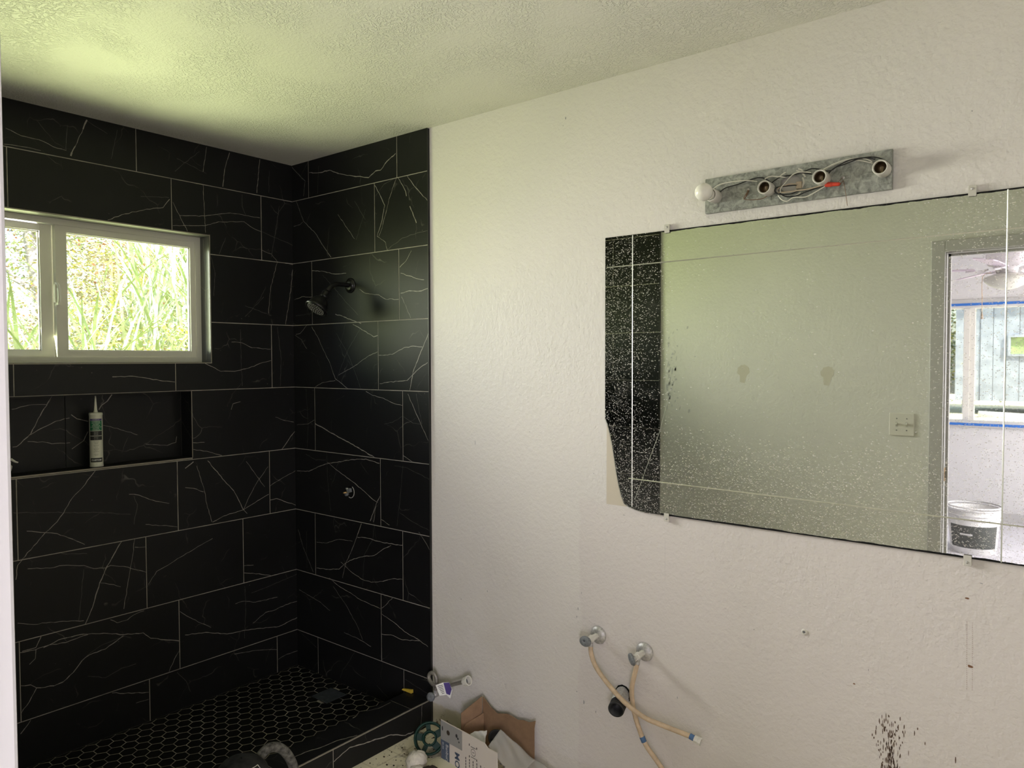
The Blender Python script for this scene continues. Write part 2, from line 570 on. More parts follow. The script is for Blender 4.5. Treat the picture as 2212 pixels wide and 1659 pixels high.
M['yellow'] = simple('yellow_wedge', (0.62, 0.43, 0.05), 0.5)
M['green'] = simple('green_plastic', (0.001, 0.026, 0.017), 0.5, spec=0.3)
M['card'] = simple('brown_cardboard', (0.27, 0.165, 0.095), 0.85, var=0.12, vscale=40, bmp=(250, 0.15, 0.001))
M['cardwhite'] = simple('white_card', (0.70, 0.64, 0.58), 0.6)
M['cardgrey'] = simple('grey_print', (0.33, 0.325, 0.31), 0.6)
M['cardblue'] = simple('slate_print', (0.085, 0.115, 0.17), 0.6)
M['ink'] = simple('black_ink', (0.03, 0.03, 0.032), 0.7)
M['inkwhite'] = simple('white_ink', (0.75, 0.75, 0.73), 0.7)
M['inkgreen'] = simple('green_ink', (0.012, 0.16, 0.07), 0.5)
M['inkpurple'] = simple('purple_ink', (0.07, 0.045, 0.22), 0.5)
M['tubewhite'] = simple('tube_plastic', (0.66, 0.65, 0.58), 0.45)
M['cloth'] = simple('white_cloth', (0.70, 0.69, 0.65), 0.9, bmp=(60, 0.5, 0.004))
M['rubble'] = simple('chalky_lump', (0.64, 0.60, 0.52), 0.9, var=0.15, vscale=60, bmp=(120, 0.5, 0.003))
M['debris'] = simple('dark_debris', (0.045, 0.032, 0.02), 0.9)
M['dusty_black'] = simple('dusty_black_plastic', (0.016, 0.0155, 0.015), 0.7, spec=0.25, var=0.9, vscale=26, bmp=(90, 0.4, 0.002))
M['dusty_grey'] = simple('dusty_grip', (0.10, 0.095, 0.085), 0.9, spec=0.2, var=0.6, vscale=90, bmp=(120, 0.4, 0.002))
M['fanwhite'] = simple('fan_white', (0.76, 0.72, 0.74), 0.5)
M['fanblade'] = simple('fan_blade', (0.66, 0.56, 0.66), 0.5, var=0.08, vscale=12)
M['fanbowl'] = simple('frosted_bowl', (0.66, 0.65, 0.58), 0.3)
M['bucket'] = simple('bucket_white', (0.78, 0.77, 0.76), 0.4)
M['bucketlabel'] = simple('bucket_label', (0.06, 0.065, 0.06), 0.5)
M['adhesive'] = simple('dried_adhesive', (0.64, 0.61, 0.52), 0.9)
M['scuff'] = simple('brown_scuff', (0.12, 0.075, 0.05), 0.9)
M['scuffgrey'] = simple('grey_scuff', (0.33, 0.33, 0.34), 0.9)
M['smudge'] = simple('pale_smudge', (0.55, 0.55, 0.55), 0.9)
M['rust'] = simple('rust_mark', (0.22, 0.11, 0.06), 0.9)
M['vein'] = simple('marble_vein', (0.31, 0.285, 0.25), 0.5)
M['veinfaint'] = simple('faint_marble_vein', (0.10, 0.094, 0.085), 0.5)
M['grout'] = simple('grey_grout', (0.36, 0.33, 0.285), 0.9, var=0.3, vscale=14)
M['edge'] = simple('tile_edge_trim', (0.30, 0.27, 0.225), 0.5, 0.2)
M['blackedge'] = simple('black_edge_trim', (0.008, 0.008, 0.008), 0.4)
M['bark'] = simple('grey_bark', (0.40, 0.36, 0.34), 0.95, var=0.35, vscale=18, bmp=(25, 0.6, 0.02))
M['soil'] = simple('sunlit_bank', (0.30, 0.34, 0.10), 0.95, var=0.4, vscale=2.5)
M['yard'] = simple('dry_yard', (0.62, 0.56, 0.36), 0.95, var=0.15, vscale=3)
M['leafgreen'] = simple('leaf_green', (0.38, 0.48, 0.20), 0.5, var=0.35, vscale=9)
M['leafyellow'] = simple('leaf_yellow', (0.58, 0.54, 0.10), 0.5, var=0.3, vscale=9)
M['leafolive'] = simple('leaf_olive', (0.42, 0.38, 0.24), 0.6, var=0.5, vscale=6)
M['leafpale'] = simple('leaf_pale', (0.66, 0.70, 0.52), 0.45, var=0.25, vscale=9)
M['leafred'] = simple('leaf_rust', (0.50, 0.20, 0.10), 0.6)
for k in ('leafgreen', 'leafyellow', 'leafolive', 'leafpale'):
    M[k].node_tree.nodes['Principled BSDF'].inputs['Subsurface Weight'].default_value = 0.0
M['boards'] = simple('weathered_boards', (0.36, 0.38, 0.45), 0.9, var=0.18, vscale=9)


def m_paint():
    m, nt, b = nodes('wall_paint')
    p = coords(nt); s = sep(nt, p)
    base = (0.77, 0.735, 0.70)
    n1 = noise(nt, p, 1.7, 1)
    c = mixc(nt, ramp(nt, n1, [(0.42, 0), (0.62, 1)]), base, (0.745, 0.715, 0.685))
    # smooth skim-coated field below the mirror, slightly pinker and greyer
    edge = math_(nt, 'ADD', s[0], math_(nt, 'MULTIPLY', noise(nt, p, 5, 1), 0.05))
    right = ramp(nt, math_(nt, 'SUBTRACT', edge, 1.20), [(0.498, 0), (0.502, 1)])
    low = ramp(nt, math_(nt, 'MULTIPLY', math_(nt, 'SUBTRACT', 1.06, s[2]), 10.0, True), [(0.2, 0), (0.5, 1)])
    skim = math_(nt, 'MULTIPLY', right, low)
    c = mixc(nt, skim, c, (0.735, 0.69, 0.665))
    # dirty yellowed area low by the shower and the unpainted strip where the baseboard was
    d1 = math_(nt, 'SUBTRACT', 1.42, s[0])
    dirt = math_(nt, 'MULTIPLY', ramp(nt, math_(nt, 'MULTIPLY', d1, 12.0, True), [(0, 0), (1, 1)]),
                 ramp(nt, math_(nt, 'SUBTRACT', 0.85, s[2]), [(0.0, 0), (0.45, 1)]))
    dirt = math_(nt, 'MULTIPLY', dirt, ramp(nt, noise(nt, p, 4.5, 2), [(0.35, 0.2), (0.65, 1)]))
    c = mixc(nt, math_(nt, 'MULTIPLY', dirt, 0.35), c, (0.60, 0.56, 0.47))
    zed = math_(nt, 'ADD', s[2], math_(nt, 'MULTIPLY', noise(nt, p, 16, 2), 0.03))
    strip = math_(nt, 'MULTIPLY', ramp(nt, zed, [(0.092, 1), (0.098, 0)]), ramp(nt, math_(nt, 'SUBTRACT', 2.0, s[0]), [(0.62, 0.15), (0.75, 1)]))
    c = mixc(nt, strip, c, (0.60, 0.55, 0.42))
    mold = ramp(nt, math_(nt, 'ADD', noise(nt, p, 26, 3, 0.7), math_(nt, 'MULTIPLY', s[2], -3.0)), [(0.50, 0), (0.56, 1)])
    c = mixc(nt, math_(nt, 'MULTIPLY', mold, strip), c, (0.09, 0.055, 0.03))
    nt.links.new(c, b.inputs['Base Color'])
    b.inputs['Roughness'].default_value = 0.55
    b.inputs['Specular IOR Level'].default_value = 0.3
    h = noise(nt, p, 66, 2, 0.62)
    bump(nt, h, 0.60, 0.0040, b)
    return m


def m_ceiling():
    m, nt, b = nodes('knockdown_ceiling')
    p = coords(nt)
    b.inputs['Base Color'].default_value = (0.76, 0.74, 0.68, 1)
    b.inputs['Roughness'].default_value = 0.6
    b.inputs['Specular IOR Level'].default_value = 0.5
    w = mk(nt, 'ShaderNodeVectorMath', operation='MULTIPLY_ADD')
    nn = mk(nt, 'ShaderNodeTexNoise'); nn.inputs['Scale'].default_value = 9; nt.links.new(p, nn.inputs['Vector'])
    nt.links.new(nn.outputs['Color'], w.inputs[0]); w.inputs[1].default_value = (0.05, 0.05, 0.0); nt.links.new(p, w.inputs[2])
    n = noise(nt, w.outputs[0], 62, 3, 0.5, 0.3)
    ridged = math_(nt, 'ABSOLUTE', math_(nt, 'SUBTRACT', n, 0.5))
    h = ramp(nt, ridged, [(0.0, 1.0), (0.03, 0.8), (0.075, 0.0)])
    patch = ramp(nt, noise(nt, p, 3.2, 1), [(0.38, 0.15), (0.60, 1)])
    h2 = math_(nt, 'ADD', math_(nt, 'MULTIPLY', h, patch), math_(nt, 'MULTIPLY', noise(nt, p, 110, 1), 0.35))
    bump(nt, h2, 0.65, 0.0045, b)
    return m


def m_tile(name, base=(0.0075, 0.0075, 0.0078), rough=0.42):
    m, nt, b = nodes(name)
    p = coords(nt)
    n = noise(nt, p, 2.2, 5, 0.6)
    c = mixc(nt, ramp(nt, n, [(0.3, 0), (0.75, 1)]), base, tuple(x * 1.7 for x in base))
    # hairline veins and white flecks in the print
    w = mk(nt, 'ShaderNodeVectorMath', operation='MULTIPLY_ADD')
    nn = mk(nt, 'ShaderNodeTexNoise'); nn.inputs['Scale'].default_value = 3.5; nn.inputs['Detail'].default_value = 4
    nt.links.new(p, nn.inputs['Vector'])
    nt.links.new(nn.outputs['Color'], w.inputs[0]); w.inputs[1].default_value = (0.22, 0.22, 0.22); nt.links.new(p, w.inputs[2])
    vo = mk(nt, 'ShaderNodeTexVoronoi', feature='DISTANCE_TO_EDGE'); vo.inputs['Scale'].default_value = 4.2
    nt.links.new(w.outputs[0], vo.inputs['Vector'])
    vein = ramp(nt, vo.outputs['Distance'], [(0.0, 1), (0.0032, 0.8), (0.007, 0)])
    vein = math_(nt, 'MULTIPLY', vein, ramp(nt, noise(nt, p, 7, 3), [(0.5, 0), (0.7, 0.55)]))
    fl = mk(nt, 'ShaderNodeTexVoronoi'); fl.inputs['Scale'].default_value = 42; nt.links.new(p, fl.inputs['Vector'])
    fleck = ramp(nt, fl.outputs['Distance'], [(0.0, 1), (0.06, 0.7), (0.11, 0)])
    fleck = math_(nt, 'MULTIPLY', fleck, ramp(nt, noise(nt, p, 9, 2), [(0.60, 0), (0.70, 0.7)]))
    mask = math_(nt, 'MAXIMUM', vein, fleck)
    c = mixc(nt, mask, c, (0.20, 0.185, 0.165))
    nt.links.new(c, b.inputs['Base Color'])
    b.inputs['Roughness'].default_value = rough
    b.inputs['Specular IOR Level'].default_value = 0.22
    return m


def m_mirror():
    m, nt, b = nodes('dusty_mirror')
    p = coords(nt); s = sep(nt, p)
    b.inputs['Base Color'].default_value = (0.80, 0.83, 0.77, 1)
    b.inputs['Metallic'].default_value = 1.0
    b.inputs['Roughness'].default_value = 0.012
    dust = mk(nt, 'ShaderNodeBsdfDiffuse')
    sc = mk(nt, 'ShaderNodeMapping'); sc.inputs['Scale'].default_value = (0.62, 1.0, 1.0)
    sc.inputs['Rotation'].default_value = (0, radians(14), 0)
    nt.links.new(p, sc.inputs['Vector'])
    vo = mk(nt, 'ShaderNodeTexVoronoi'); vo.inputs['Scale'].default_value = 370
    nt.links.new(sc.outputs[0], vo.inputs['Vector'])
    cell = mk(nt, 'ShaderNodeSeparateColor'); nt.links.new(vo.outputs['Color'], cell.inputs[0])
    size = math_(nt, 'ADD', math_(nt, 'MULTIPLY', math_(nt, 'POWER', cell.outputs[0], 1.6), 0.46), 0.10)
    # thicker towards the shower edge and along the bottom
    nearx = math_(nt, 'SUBTRACT', 1.0, math_(nt, 'DIVIDE', math_(nt, 'SUBTRACT', s[0], 1.78), 0.26), True)
    nearz = math_(nt, 'SUBTRACT', 1.0, math_(nt, 'DIVIDE', math_(nt, 'SUBTRACT', s[2], 1.01), 0.30), True)
    nearr = math_(nt, 'DIVIDE', math_(nt, 'SUBTRACT', s[0], 2.70), 0.30, True)
    dens = math_(nt, 'ADD', math_(nt, 'ADD', math_(nt, 'MULTIPLY', nearx, 0.85), math_(nt, 'MULTIPLY', nearz, 0.9)),
                 math_(nt, 'ADD', math_(nt, 'MULTIPLY', nearr, 0.50), 0.02))
    dens = math_(nt, 'MULTIPLY', dens, ramp(nt, noise(nt, p, 6, 3), [(0.3, 0.45), (0.7, 1.15)]), True)
    keep = math_(nt, 'LESS_THAN', cell.outputs[1], dens)
    speck = math_(nt, 'MULTIPLY', math_(nt, 'LESS_THAN', vo.outputs['Distance'], size), keep)
    smear = math_(nt, 'MULTIPLY', ramp(nt, noise(nt, sc.outputs[0], 5, 6, 0.7), [(0.55, 0), (0.85, 0.16)]), 1.0)
    haze = math_(nt, 'MULTIPLY', nearz, 0.06)
    fac = math_(nt, 'MAXIMUM', math_(nt, 'MULTIPLY', speck, 0.58), math_(nt, 'ADD', smear, haze))
    # lost silvering: ragged black lines along the long edges
    ez = math_(nt, 'ADD', s[2], math_(nt, 'MULTIPLY', math_(nt, 'SUBTRACT', noise(nt, p, 15, 4, 0.6), 0.5), 0.010))
    top = math_(nt, 'GREATER_THAN', ez, 1.9255)
    bot = math_(nt, 'LESS_THAN', ez, 1.0150)
    rag = math_(nt, 'MULTIPLY', math_(nt, 'MAXIMUM', top, bot), math_(nt, 'GREATER_THAN', s[0], 1.99))
    rag = math_(nt, 'MULTIPLY', rag, ramp(nt, noise(nt, p, 90, 2), [(0.16, 0.7), (0.28, 1)]))
    colr = mixc(nt, rag, (0.74, 0.72, 0.66), (0.02, 0.02, 0.02))
    nt.links.new(colr, dust.inputs['Color'])
    mix = mk(nt, 'ShaderNodeMixShader')
    nt.links.new(math_(nt, 'MAXIMUM', fac, rag), mix.inputs[0])
    nt.links.new(b.outputs[0], mix.inputs[1]); nt.links.new(dust.outputs[0], mix.inputs[2])
    nt.links.new(mix.outputs[0], nt.nodes['Material Output'].inputs['Surface'])
    return m


def m_glass():
    m, nt, b = nodes('window_glass')
    t = mk(nt, 'ShaderNodeBsdfTransparent'); g = mk(nt, 'ShaderNodeBsdfGlossy')
    t.inputs['Color'].default_value = (0.95, 0.97, 0.95, 1)
    g.inputs['Roughness'].default_value = 0.03
    mix = mk(nt, 'ShaderNodeMixShader'); mix.inputs[0].default_value = 0.05
    nt.links.new(t.outputs[0], mix.inputs[1]); nt.links.new(g.outputs[0], mix.inputs[2])
    nt.links.new(mix.outputs[0], nt.nodes['Material Output'].inputs['Surface'])
    return m


def m_plasticbag():
    m, nt, b = nodes('clear_plastic_film')
    t = mk(nt, 'ShaderNodeBsdfTransparent'); d = mk(nt, 'ShaderNodeBsdfPrincipled')
    d.inputs['Base Color'].default_value = (0.62, 0.60, 0.56, 1); d.inputs['Roughness'].default_value = 0.28
    mix = mk(nt, 'ShaderNodeMixShader'); mix.inputs[0].default_value = 0.42
    nt.links.new(t.outputs[0], mix.inputs[1]); nt.links.new(d.outputs[0], mix.inputs[2])
    nt.links.new(mix.outputs[0], nt.nodes['Material Output'].inputs['Surface'])
    return m


def m_galv():
    m, nt, b = nodes('galvanised_steel')
    p = coords(nt)
    vo = mk(nt, 'ShaderNodeTexVoronoi'); vo.inputs['Scale'].default_value = 120; nt.links.new(p, vo.inputs['Vector'])
    n = noise(nt, p, 60, 4, 0.7, 0.8)
    c = mixc(nt, ramp(nt, n, [(0.35, 0), (0.65, 1)]), (0.20, 0.21, 0.195), (0.46, 0.47, 0.44))
    nt.links.new(c, b.inputs['Base Color'])
    b.inputs['Metallic'].default_value = 0.55; b.inputs['Roughness'].default_value = 0.5
    return m


def m_vinyl():
    m, nt, b = nodes('stained_floor')
    p = coords(nt); s = sep(nt, p)
    c = mixc(nt, ramp(nt, noise(nt, p, 7, 5), [(0.3, 0), (0.7, 1)]), (0.76, 0.69, 0.49), (0.84, 0.79, 0.62))
    lx = math_(nt, 'LESS_THAN', math_(nt, 'FRACT', math_(nt, 'MULTIPLY', s[0], 8.0)), 0.05)
    ly = math_(nt, 'LESS_THAN', math_(nt, 'FRACT', math_(nt, 'MULTIPLY', s[1], 8.0)), 0.05)
    c = mixc(nt, math_(nt, 'MULTIPLY', math_(nt, 'MAXIMUM', lx, ly), 0.35), c, (0.40, 0.33, 0.18))
    c = mixc(nt, ramp(nt, noise(nt, p, 11, 6, 0.75), [(0.56, 0), (0.66, 0.85)]), c, (0.12, 0.08, 0.04))
    fl = mk(nt, 'ShaderNodeTexVoronoi'); fl.inputs['Scale'].default_value = 45; nt.links.new(p, fl.inputs['Vector'])
    c = mixc(nt, ramp(nt, fl.outputs['Distance'], [(0.08, 0.7), (0.12, 0)]), c, (0.05, 0.04, 0.03))
    nt.links.new(c, b.inputs['Base Color']); b.inputs['Roughness'].default_value = 0.7
    return m


M['paint'] = m_paint()
M['ceiling'] = m_ceiling()
M['tile'] = m_tile('black_marble_tile')
M['hex'] = simple('black_hex_tile', (0.0055, 0.0055, 0.006), 0.42, spec=0.35)
M['mirror'] = m_mirror()
M['glass'] = m_glass()
M['film'] = m_plasticbag()
M['galv'] = m_galv()
M['vinyl'] = m_vinyl()
M['frontpaint'] = simple('bathroom_wall_paint', (0.74, 0.73, 0.69), 0.55, var=0.03, vscale=2, bmp=(62, 0.5, 0.0040))
M['bedwall'] = simple('bedroom_paint', (0.66, 0.645, 0.645), 0.6, bmp=(70, 0.25, 0.003))
M['bedfloor'] = simple('pale_floor', (0.66, 0.64, 0.68), 0.7, var=0.06, vscale=4)
M['groove'] = simple('ground_glass_groove', (0.66, 0.67, 0.60), 0.30, 0.75)
M['reveal'] = simple('satin_reveal', (0.035, 0.035, 0.033), 0.32, spec=0.8)  # same tile, base raised to put reflected window light into the colour
M['headreveal'] = simple('satin_head_reveal', (0.16, 0.155, 0.13), 0.35, spec=0.8)  # head lining, lighter still: daylight glancing off it is in the colour
M['exterior'] = simple('exterior_wall', (0.55, 0.52, 0.46), 0.9)

# ------------------------------------------------------------------ room shell
H = 2.467                       # ceiling height above the shower floor
FZ = -0.012                     # bathroom floor
BW = 0.0095                     # tile thickness
ROWS = [0.0] + [0.1784 + 0.302 * k for k in range(8)] + [H]
WIN = (-1.66, -0.432, 1.509, 2.072)      # window opening in the left wall (y0, y1, z0, z1)
NICHE = (-1.50, -0.527, 1.093, 1.383)
GAP = 0.0016


def grid_boxes(mb, u0, u1, v0, v1, holes, put):
    us = sorted({u0, u1} | {min(max(h[i], u0), u1) for h in holes for i in (0, 1)})
    vs = sorted({v0, v1} | {min(max(h[i], v0), v1) for h in holes for i in (2, 3)})
    n = 0
    for a, b in zip(us, us[1:]):
        for c, d in zip(vs, vs[1:]):
            if b - a < 1e-4 or d - c < 1e-4:
                continue
            mu, mv = (a + b) / 2, (c + d) / 2
            if any(h[0] < mu < h[1] and h[2] < mv < h[3] for h in holes):
                continue
            put(mb, a, b, c, d); n += 1
    return n


def structure(mb, name, mat, parent=None, **kw):
    return mb.build(name, mat, parent, kind='structure', **kw)


# left wall: the shower's window wall
mb = MB()
grid_boxes(mb, -2.115, 0.13, -0.25, H, [WIN, NICHE], lambda m, a, b, c, d: m.box((-0.0985, a, c), (-BW, b, d)))
grid_boxes(mb, -2.115, 0.13, -0.25, H, [WIN], lambda m, a, b, c, d: m.box((-0.15, a, c), (-0.0985, b, d)))
wall_left = structure(mb, 'wall_left', M['grout'])
# back wall with the mirror
wall_back = structure(MB().box((-0.15, 0.01, -0.25), (4.32, 0.13, H + 0.1)), 'wall_back', M['paint'])
structure(MB().box((4.2, -2.0, -0.25), (4.32, 0.01, H)), 'wall_right', M['frontpaint'])
# front wall with the doorway, shared with the bedroom
DX0, DX1, DZ = 2.503, 3.33, 2.035
mb = MB()
grid_boxes(mb, -0.6, 5.0, -0.25, H, [(DX0 - 0.018, DX1 + 0.018, -1, DZ + 0.018)],
           lambda m, a, b, c, d: m.box((a, -2.115, c), (b, -2.0, d)))
wall_front = structure(mb, 'wall_front', M['frontpaint'])
structure(MB().box((-0.15, -2.115, H), (4.32, 0.13, H + 0.1)), 'ceiling', M['ceiling'])
structure(MB().box((0.93, -2.115, -0.25), (4.32, 0.01, FZ)), 'floor', M['vinyl'])


# ------------------------------------------------------------------ marble wall tiles with their veins
def vein_ribbons(plane, u0, u1, v0, v1, put, holes=()):
    """clip the traced veins to one tile; put(u, v) -> world point just above its face"""
    strong, faint = MB(), MB()
    for pi_, (pl, w, pts) in enumerate(VEINS):
        if pl != plane:
            continue
        P = [(x / 1000.0, y / 1000.0) for x, y in pts]
        if max(p[0] for p in P) < u0 or min(p[0] for p in P) > u1 or max(p[1] for p in P) < v0 or min(p[1] for p in P) > v1:
            continue
        rr = random.Random(pi_)
        Q = []
        for a, b in zip(P, P[1:]):
            L = sqrt((b[0] - a[0]) ** 2 + (b[1] - a[1]) ** 2)
            n = max(1, int(L / 0.014))
            nx, ny = ((b[1] - a[1]) / max(L, 1e-6), -(b[0] - a[0]) / max(L, 1e-6))
            for k in range(n):
                t = k / n
                j = 0 if k == 0 else rr.uniform(-0.0018, 0.0018)
                Q.append((a[0] + (b[0] - a[0]) * t + nx * j, a[1] + (b[1] - a[1]) * t + ny * j))
        Q.append(P[-1])
        tgt = strong if w >= 0.9 else faint
        for i in range(len(Q) - 1):
            a, b = Q[i], Q[i + 1]
            m0, m1 = (a[0] + b[0]) / 2, (a[1] + b[1]) / 2
            if not (u0 < m0 < u1 and v0 < m1 < v1):
                continue
            if any(h[0] < m0 < h[1] and h[2] < m1 < h[3] for h in holes):
                continue
            L = sqrt((b[0] - a[0]) ** 2 + (b[1] - a[1]) ** 2) or 1e-6
            wd = 0.00082 * max(w, 0.8) * rr.uniform(0.6, 1.25)
            nx, ny = (b[1] - a[1]) / L * wd, -(b[0] - a[0]) / L * wd
            cl = lambda q: put(min(max(q[0], u0), u1), min(max(q[1], v0), v1))
            tgt.add([cl((a[0] + nx, a[1] + ny)), cl((b[0] + nx, b[1] + ny)), cl((b[0] - nx, b[1] - ny)), cl((a[0] - nx, a[1] - ny))], [(0, 1, 2, 3)])
    return strong, faint


def lay_tiles(parent, plane, u0, u1, joints, holes, put_box, put_pt, rows=ROWS):
    for r in range(len(rows) - 1):
        cuts = [u0] + sorted(j for j in joints.get(r - 1, []) if u0 < j < u1) + [u1]
        for a, b in zip(cuts, cuts[1:]):
            mb = MB()
            a2, b2 = a + (GAP if a > u0 else 0), b - (GAP if b < u1 else 0)
            c2, d2 = rows[r] + (GAP if r else 0), rows[r + 1] - (GAP if r < len(rows) - 2 else 0)
            hs = [(h[0], h[1], h[2], h[3]) for h in holes if h[0] < b2 and h[1] > a2 and h[2] < d2 and h[3] > c2]
            if not grid_boxes(mb, a2, b2, c2, d2, hs, put_box):
                continue
            t = mb.build('tile', M['tile'], parent)
            s, f = vein_ribbons(plane, a2, b2, c2, d2, put_pt, holes)
            if s.f: s.build('vein', M['vein'], t, fix=False)
            if f.f: f.build('faint_vein', M['veinfaint'], t, fix=False)


LJ = {-1: [-.115, -.73, -1.334], 0: [-.598, -1.202, -1.806], 1: [-.288, -.734, -1.338], 2: [-.144, -.595, -1.199, -1.803],
      3: [-.527, -1.5], 4: [-.124, -.595, -1.199, -1.803], 5: [-.432, -1.66], 6: [-.171, -.600, -1.204, -1.808], 7: [-.744, -1.348]}
RJ = {-1: [.167, .77], 0: [.627], 1: [.155, .769], 2: [.629], 3: [.163, .775], 4: [.621], 5: [.151, .758], 6: [.605], 7: [.133, .750]}
lay_tiles(wall_left, 'L', -1.9895, 0.0, LJ, [WIN, NICHE], lambda m, a, b, c, d: m.box((-.0006, a, c), (0.0, b, d)),
          lambda u, v: (0.00025, u, v))
mb = MB()
grid_boxes(mb, -1.989, 0.0, 0.0, H, [WIN, NICHE], lambda m, a, b, c, d: m.box((-BW, a, c), (-.0007, b, d)))
structure(mb, 'grout_bed', M['grout'], wall_left)
# back wall: cement board behind the tiled part, grout, tiles
bd = structure(MB().box((0.0, 0.0006, 0.0), (0.932, 0.0099, H)), 'grout_bed', M['grout'], wall_back)
lay_tiles(wall_back, 'R', 0.0, 0.932, RJ, [], lambda m, a, b, c, d: m.box((a, 0.0, c), (b, 0.0005, d)),
          lambda u, v: (u, -0.00025, v))
structure(MB().box((-BW + .0015, -1.9885, 0), (0.95, -1.9999, H)), 'grout_bed', M['grout'], wall_front)
FJ = {r: ([.33] if r % 2 else [.62]) for r in range(-1, 8)}
lay_tiles(wall_front, 'Q', 0.0, 0.95, FJ, [], lambda m, a, b, c, d: m.box((a, -1.9884, c), (b, -1.987, d)),
          lambda u, v: (u, -1.986, v))

# niche lining: shelf, head, sides and the recessed back tiles
y0, y1, z0, z1 = NICHE
for a, b in ((y0, -0.998), (-0.998, y1)):
    mb = MB().box((-0.0984, a + GAP, z0 + .001), (-0.09, b - GAP, z1 - .001))
    t = mb.build('tile', M['tile'], wall_left)
    s, f = vein_ribbons('N', a + GAP, b - GAP, z0, z1, lambda u, v: (-0.0897, u, v))
    if s.f: s.build('vein', M['vein'], t, fix=False)
MB().box((-0.0899, y0, z0 - .004), (-0.0005, y1, z0 + .0006)).build('tile', M['tile'], wall_left)
MB().box((-0.0899, y0, z1 - .0006), (-0.0005, y1, z1 + .003)).build('tile', M['tile'], wall_left)
MB().box((-0.0899, y1 - .0006, z0), (-0.0005, y1 + .003, z1)).build('tile', M['tile'], wall_left)
MB().box((-0.09, y0 - .004, z0), (-0.0005, y0, z1)).build('tile', M['tile'], wall_left)
mb = MB().box((-0.006, y0, z0 - .005), (0.0012, y1, z0)); mb.build('edge_strip', M['edge'], wall_left)
mb = MB().box((-0.004, y1, z0), (0.001, y1 + .0028, z1)); mb.build('edge_strip', M['edge'], wall_left)
# window reveals lined with tile, side and head coloured lighter for window light, pale edge profile around them
y0, y1, z0, z1 = WIN
MB().box((-0.077, y1 - .0012, z0), (-0.001, y1 + .004, z1)).build('tile', M['reveal'], wall_left)
MB().box((-0.082, y0 - .006, z0), (-0.001, y0, z1)).build('tile', M['tile'], wall_left)
for a, b in ((y0, -0.96), (-0.957, y1)):
    MB().box((-0.077, a, z1 - .0012), (-0.001, b, z1 + .004)).build('tile', M['headreveal'], wall_left)
MB().box((-0.077, y0, z0 - .004), (-0.001, y1, z0 + .0012)).build('tile', M['tile'], wall_left)
mb = MB()
mb.box((-0.003, y1, z0 - .004), (0.001, y1 + .003, z1 + .004)).box((-0.003, y0, z1), (0.001, y1, z1 + .003))
mb.box((-0.003, y0, z0 - .004), (0.001, y1, z0))
mb.build('edge_strip', M['edge'], wall_left)
mb = MB()
s = MB()
for pts in ([(-0.05, 2.06), (-0.044, 1.97), (-0.036, 1.9), (-0.04, 1.75), (-0.034, 1.62), (-0.04, 1.52)], [(-0.075, 1.85), (-0.04, 1.83), (-0.01, 1.84)]):
    for a, b in zip(pts, pts[1:]):
        s.add([(a[0], y1 - .0015, a[1]), (b[0], y1 - .0015, b[1]), (b[0] + .002, y1 - .0015, b[1]), (a[0] + .002, y1 - .0015, a[1])], [(0, 1, 2, 3)])
s.build('vein', M['vein'], wall_left, fix=False)

# black metal edge where the tile stops on the painted wall
mb = MB().box((0.9325, -0.0015, 0.0), (0.9362, 0.0099, H - .002))
structure(mb, 'trim_1', M['blackedge'])
mb = MB().box((0.951, -1.9865, 0.0), (0.955, -1.9999, H - .002))
structure(mb, 'trim_2', M['blackedge'])

# ------------------------------------------------------------------ shower floor: hexagon mosaic
CX0 = 0.80                      # inner face of the curb
shower_floor = structure(MB().box((-0.0095, -1.99, -0.25), (CX0, 0.0, -0.0005)), 'floor_shower', M['grout'])
PIT = 0.0551
DR = (0.343, 0.455, -0.170, -0.060)     # drain plate


def clip_poly(P, x0, x1, y0, y1):
    for ax, lim, sgn in ((0, x0, 1), (0, x1, -1), (1, y0, 1), (1, y1, -1)):
        out = []
        for i in range(len(P)):
            a, b = P[i], P[(i + 1) % len(P)]
            da, db = sgn * (a[ax] - lim), sgn * (b[ax] - lim)
            if da >= 0: out.append(a)
            if (da > 0) != (db > 0) and abs(da - db) > 1e-9:
                t = da / (da - db)
                out.append((a[0] + (b[0] - a[0]) * t, a[1] + (b[1] - a[1]) * t))
        P = out
        if len(P) < 3: return []
    return P


RH = (PIT - 0.0030) / sqrt(3)
hexes = []
for i in range(-6, 20):
    for j in range(-40, 30):
        cx, cy = 0.2295 + i * 0.04772, -0.542 + j * PIT + (i % 2) * PIT / 2
        if not (-.03 < cx < CX0 + .03 and -2.0 < cy < .03):
            continue
        P = [(cx + RH * cos(k * pi / 3), cy + RH * sin(k * pi / 3)) for k in range(6)]
        P2 = clip_poly(P, 0.001, CX0 - .001, -1.985, -0.001)
        if len(P2) < 3: continue
        if DR[0] - .005 < cx < DR[1] + .005 and DR[2] - .005 < cy < DR[3] + .005:
            continue
        area = abs(sum(P2[k][0] * P2[(k + 1) % len(P2)][1] - P2[(k + 1) % len(P2)][0] * P2[k][1] for k in range(len(P2)))) / 2
        if area < 2e-5: continue
        whole = area > 0.999 * 1.5 * sqrt(3) * RH * RH
        seen = cx < .70 and cy > -1.27 + 0.1 * cx
        d = (Vector((cx, cy, 0)) - Vector((3.1, -2.17, 1.5))).length
        hexes.append((not seen, d, cx, cy, P2, whole))
hexes.sort(key=lambda h: (h[0], h[1]))
hex_me = None
rest = MB()
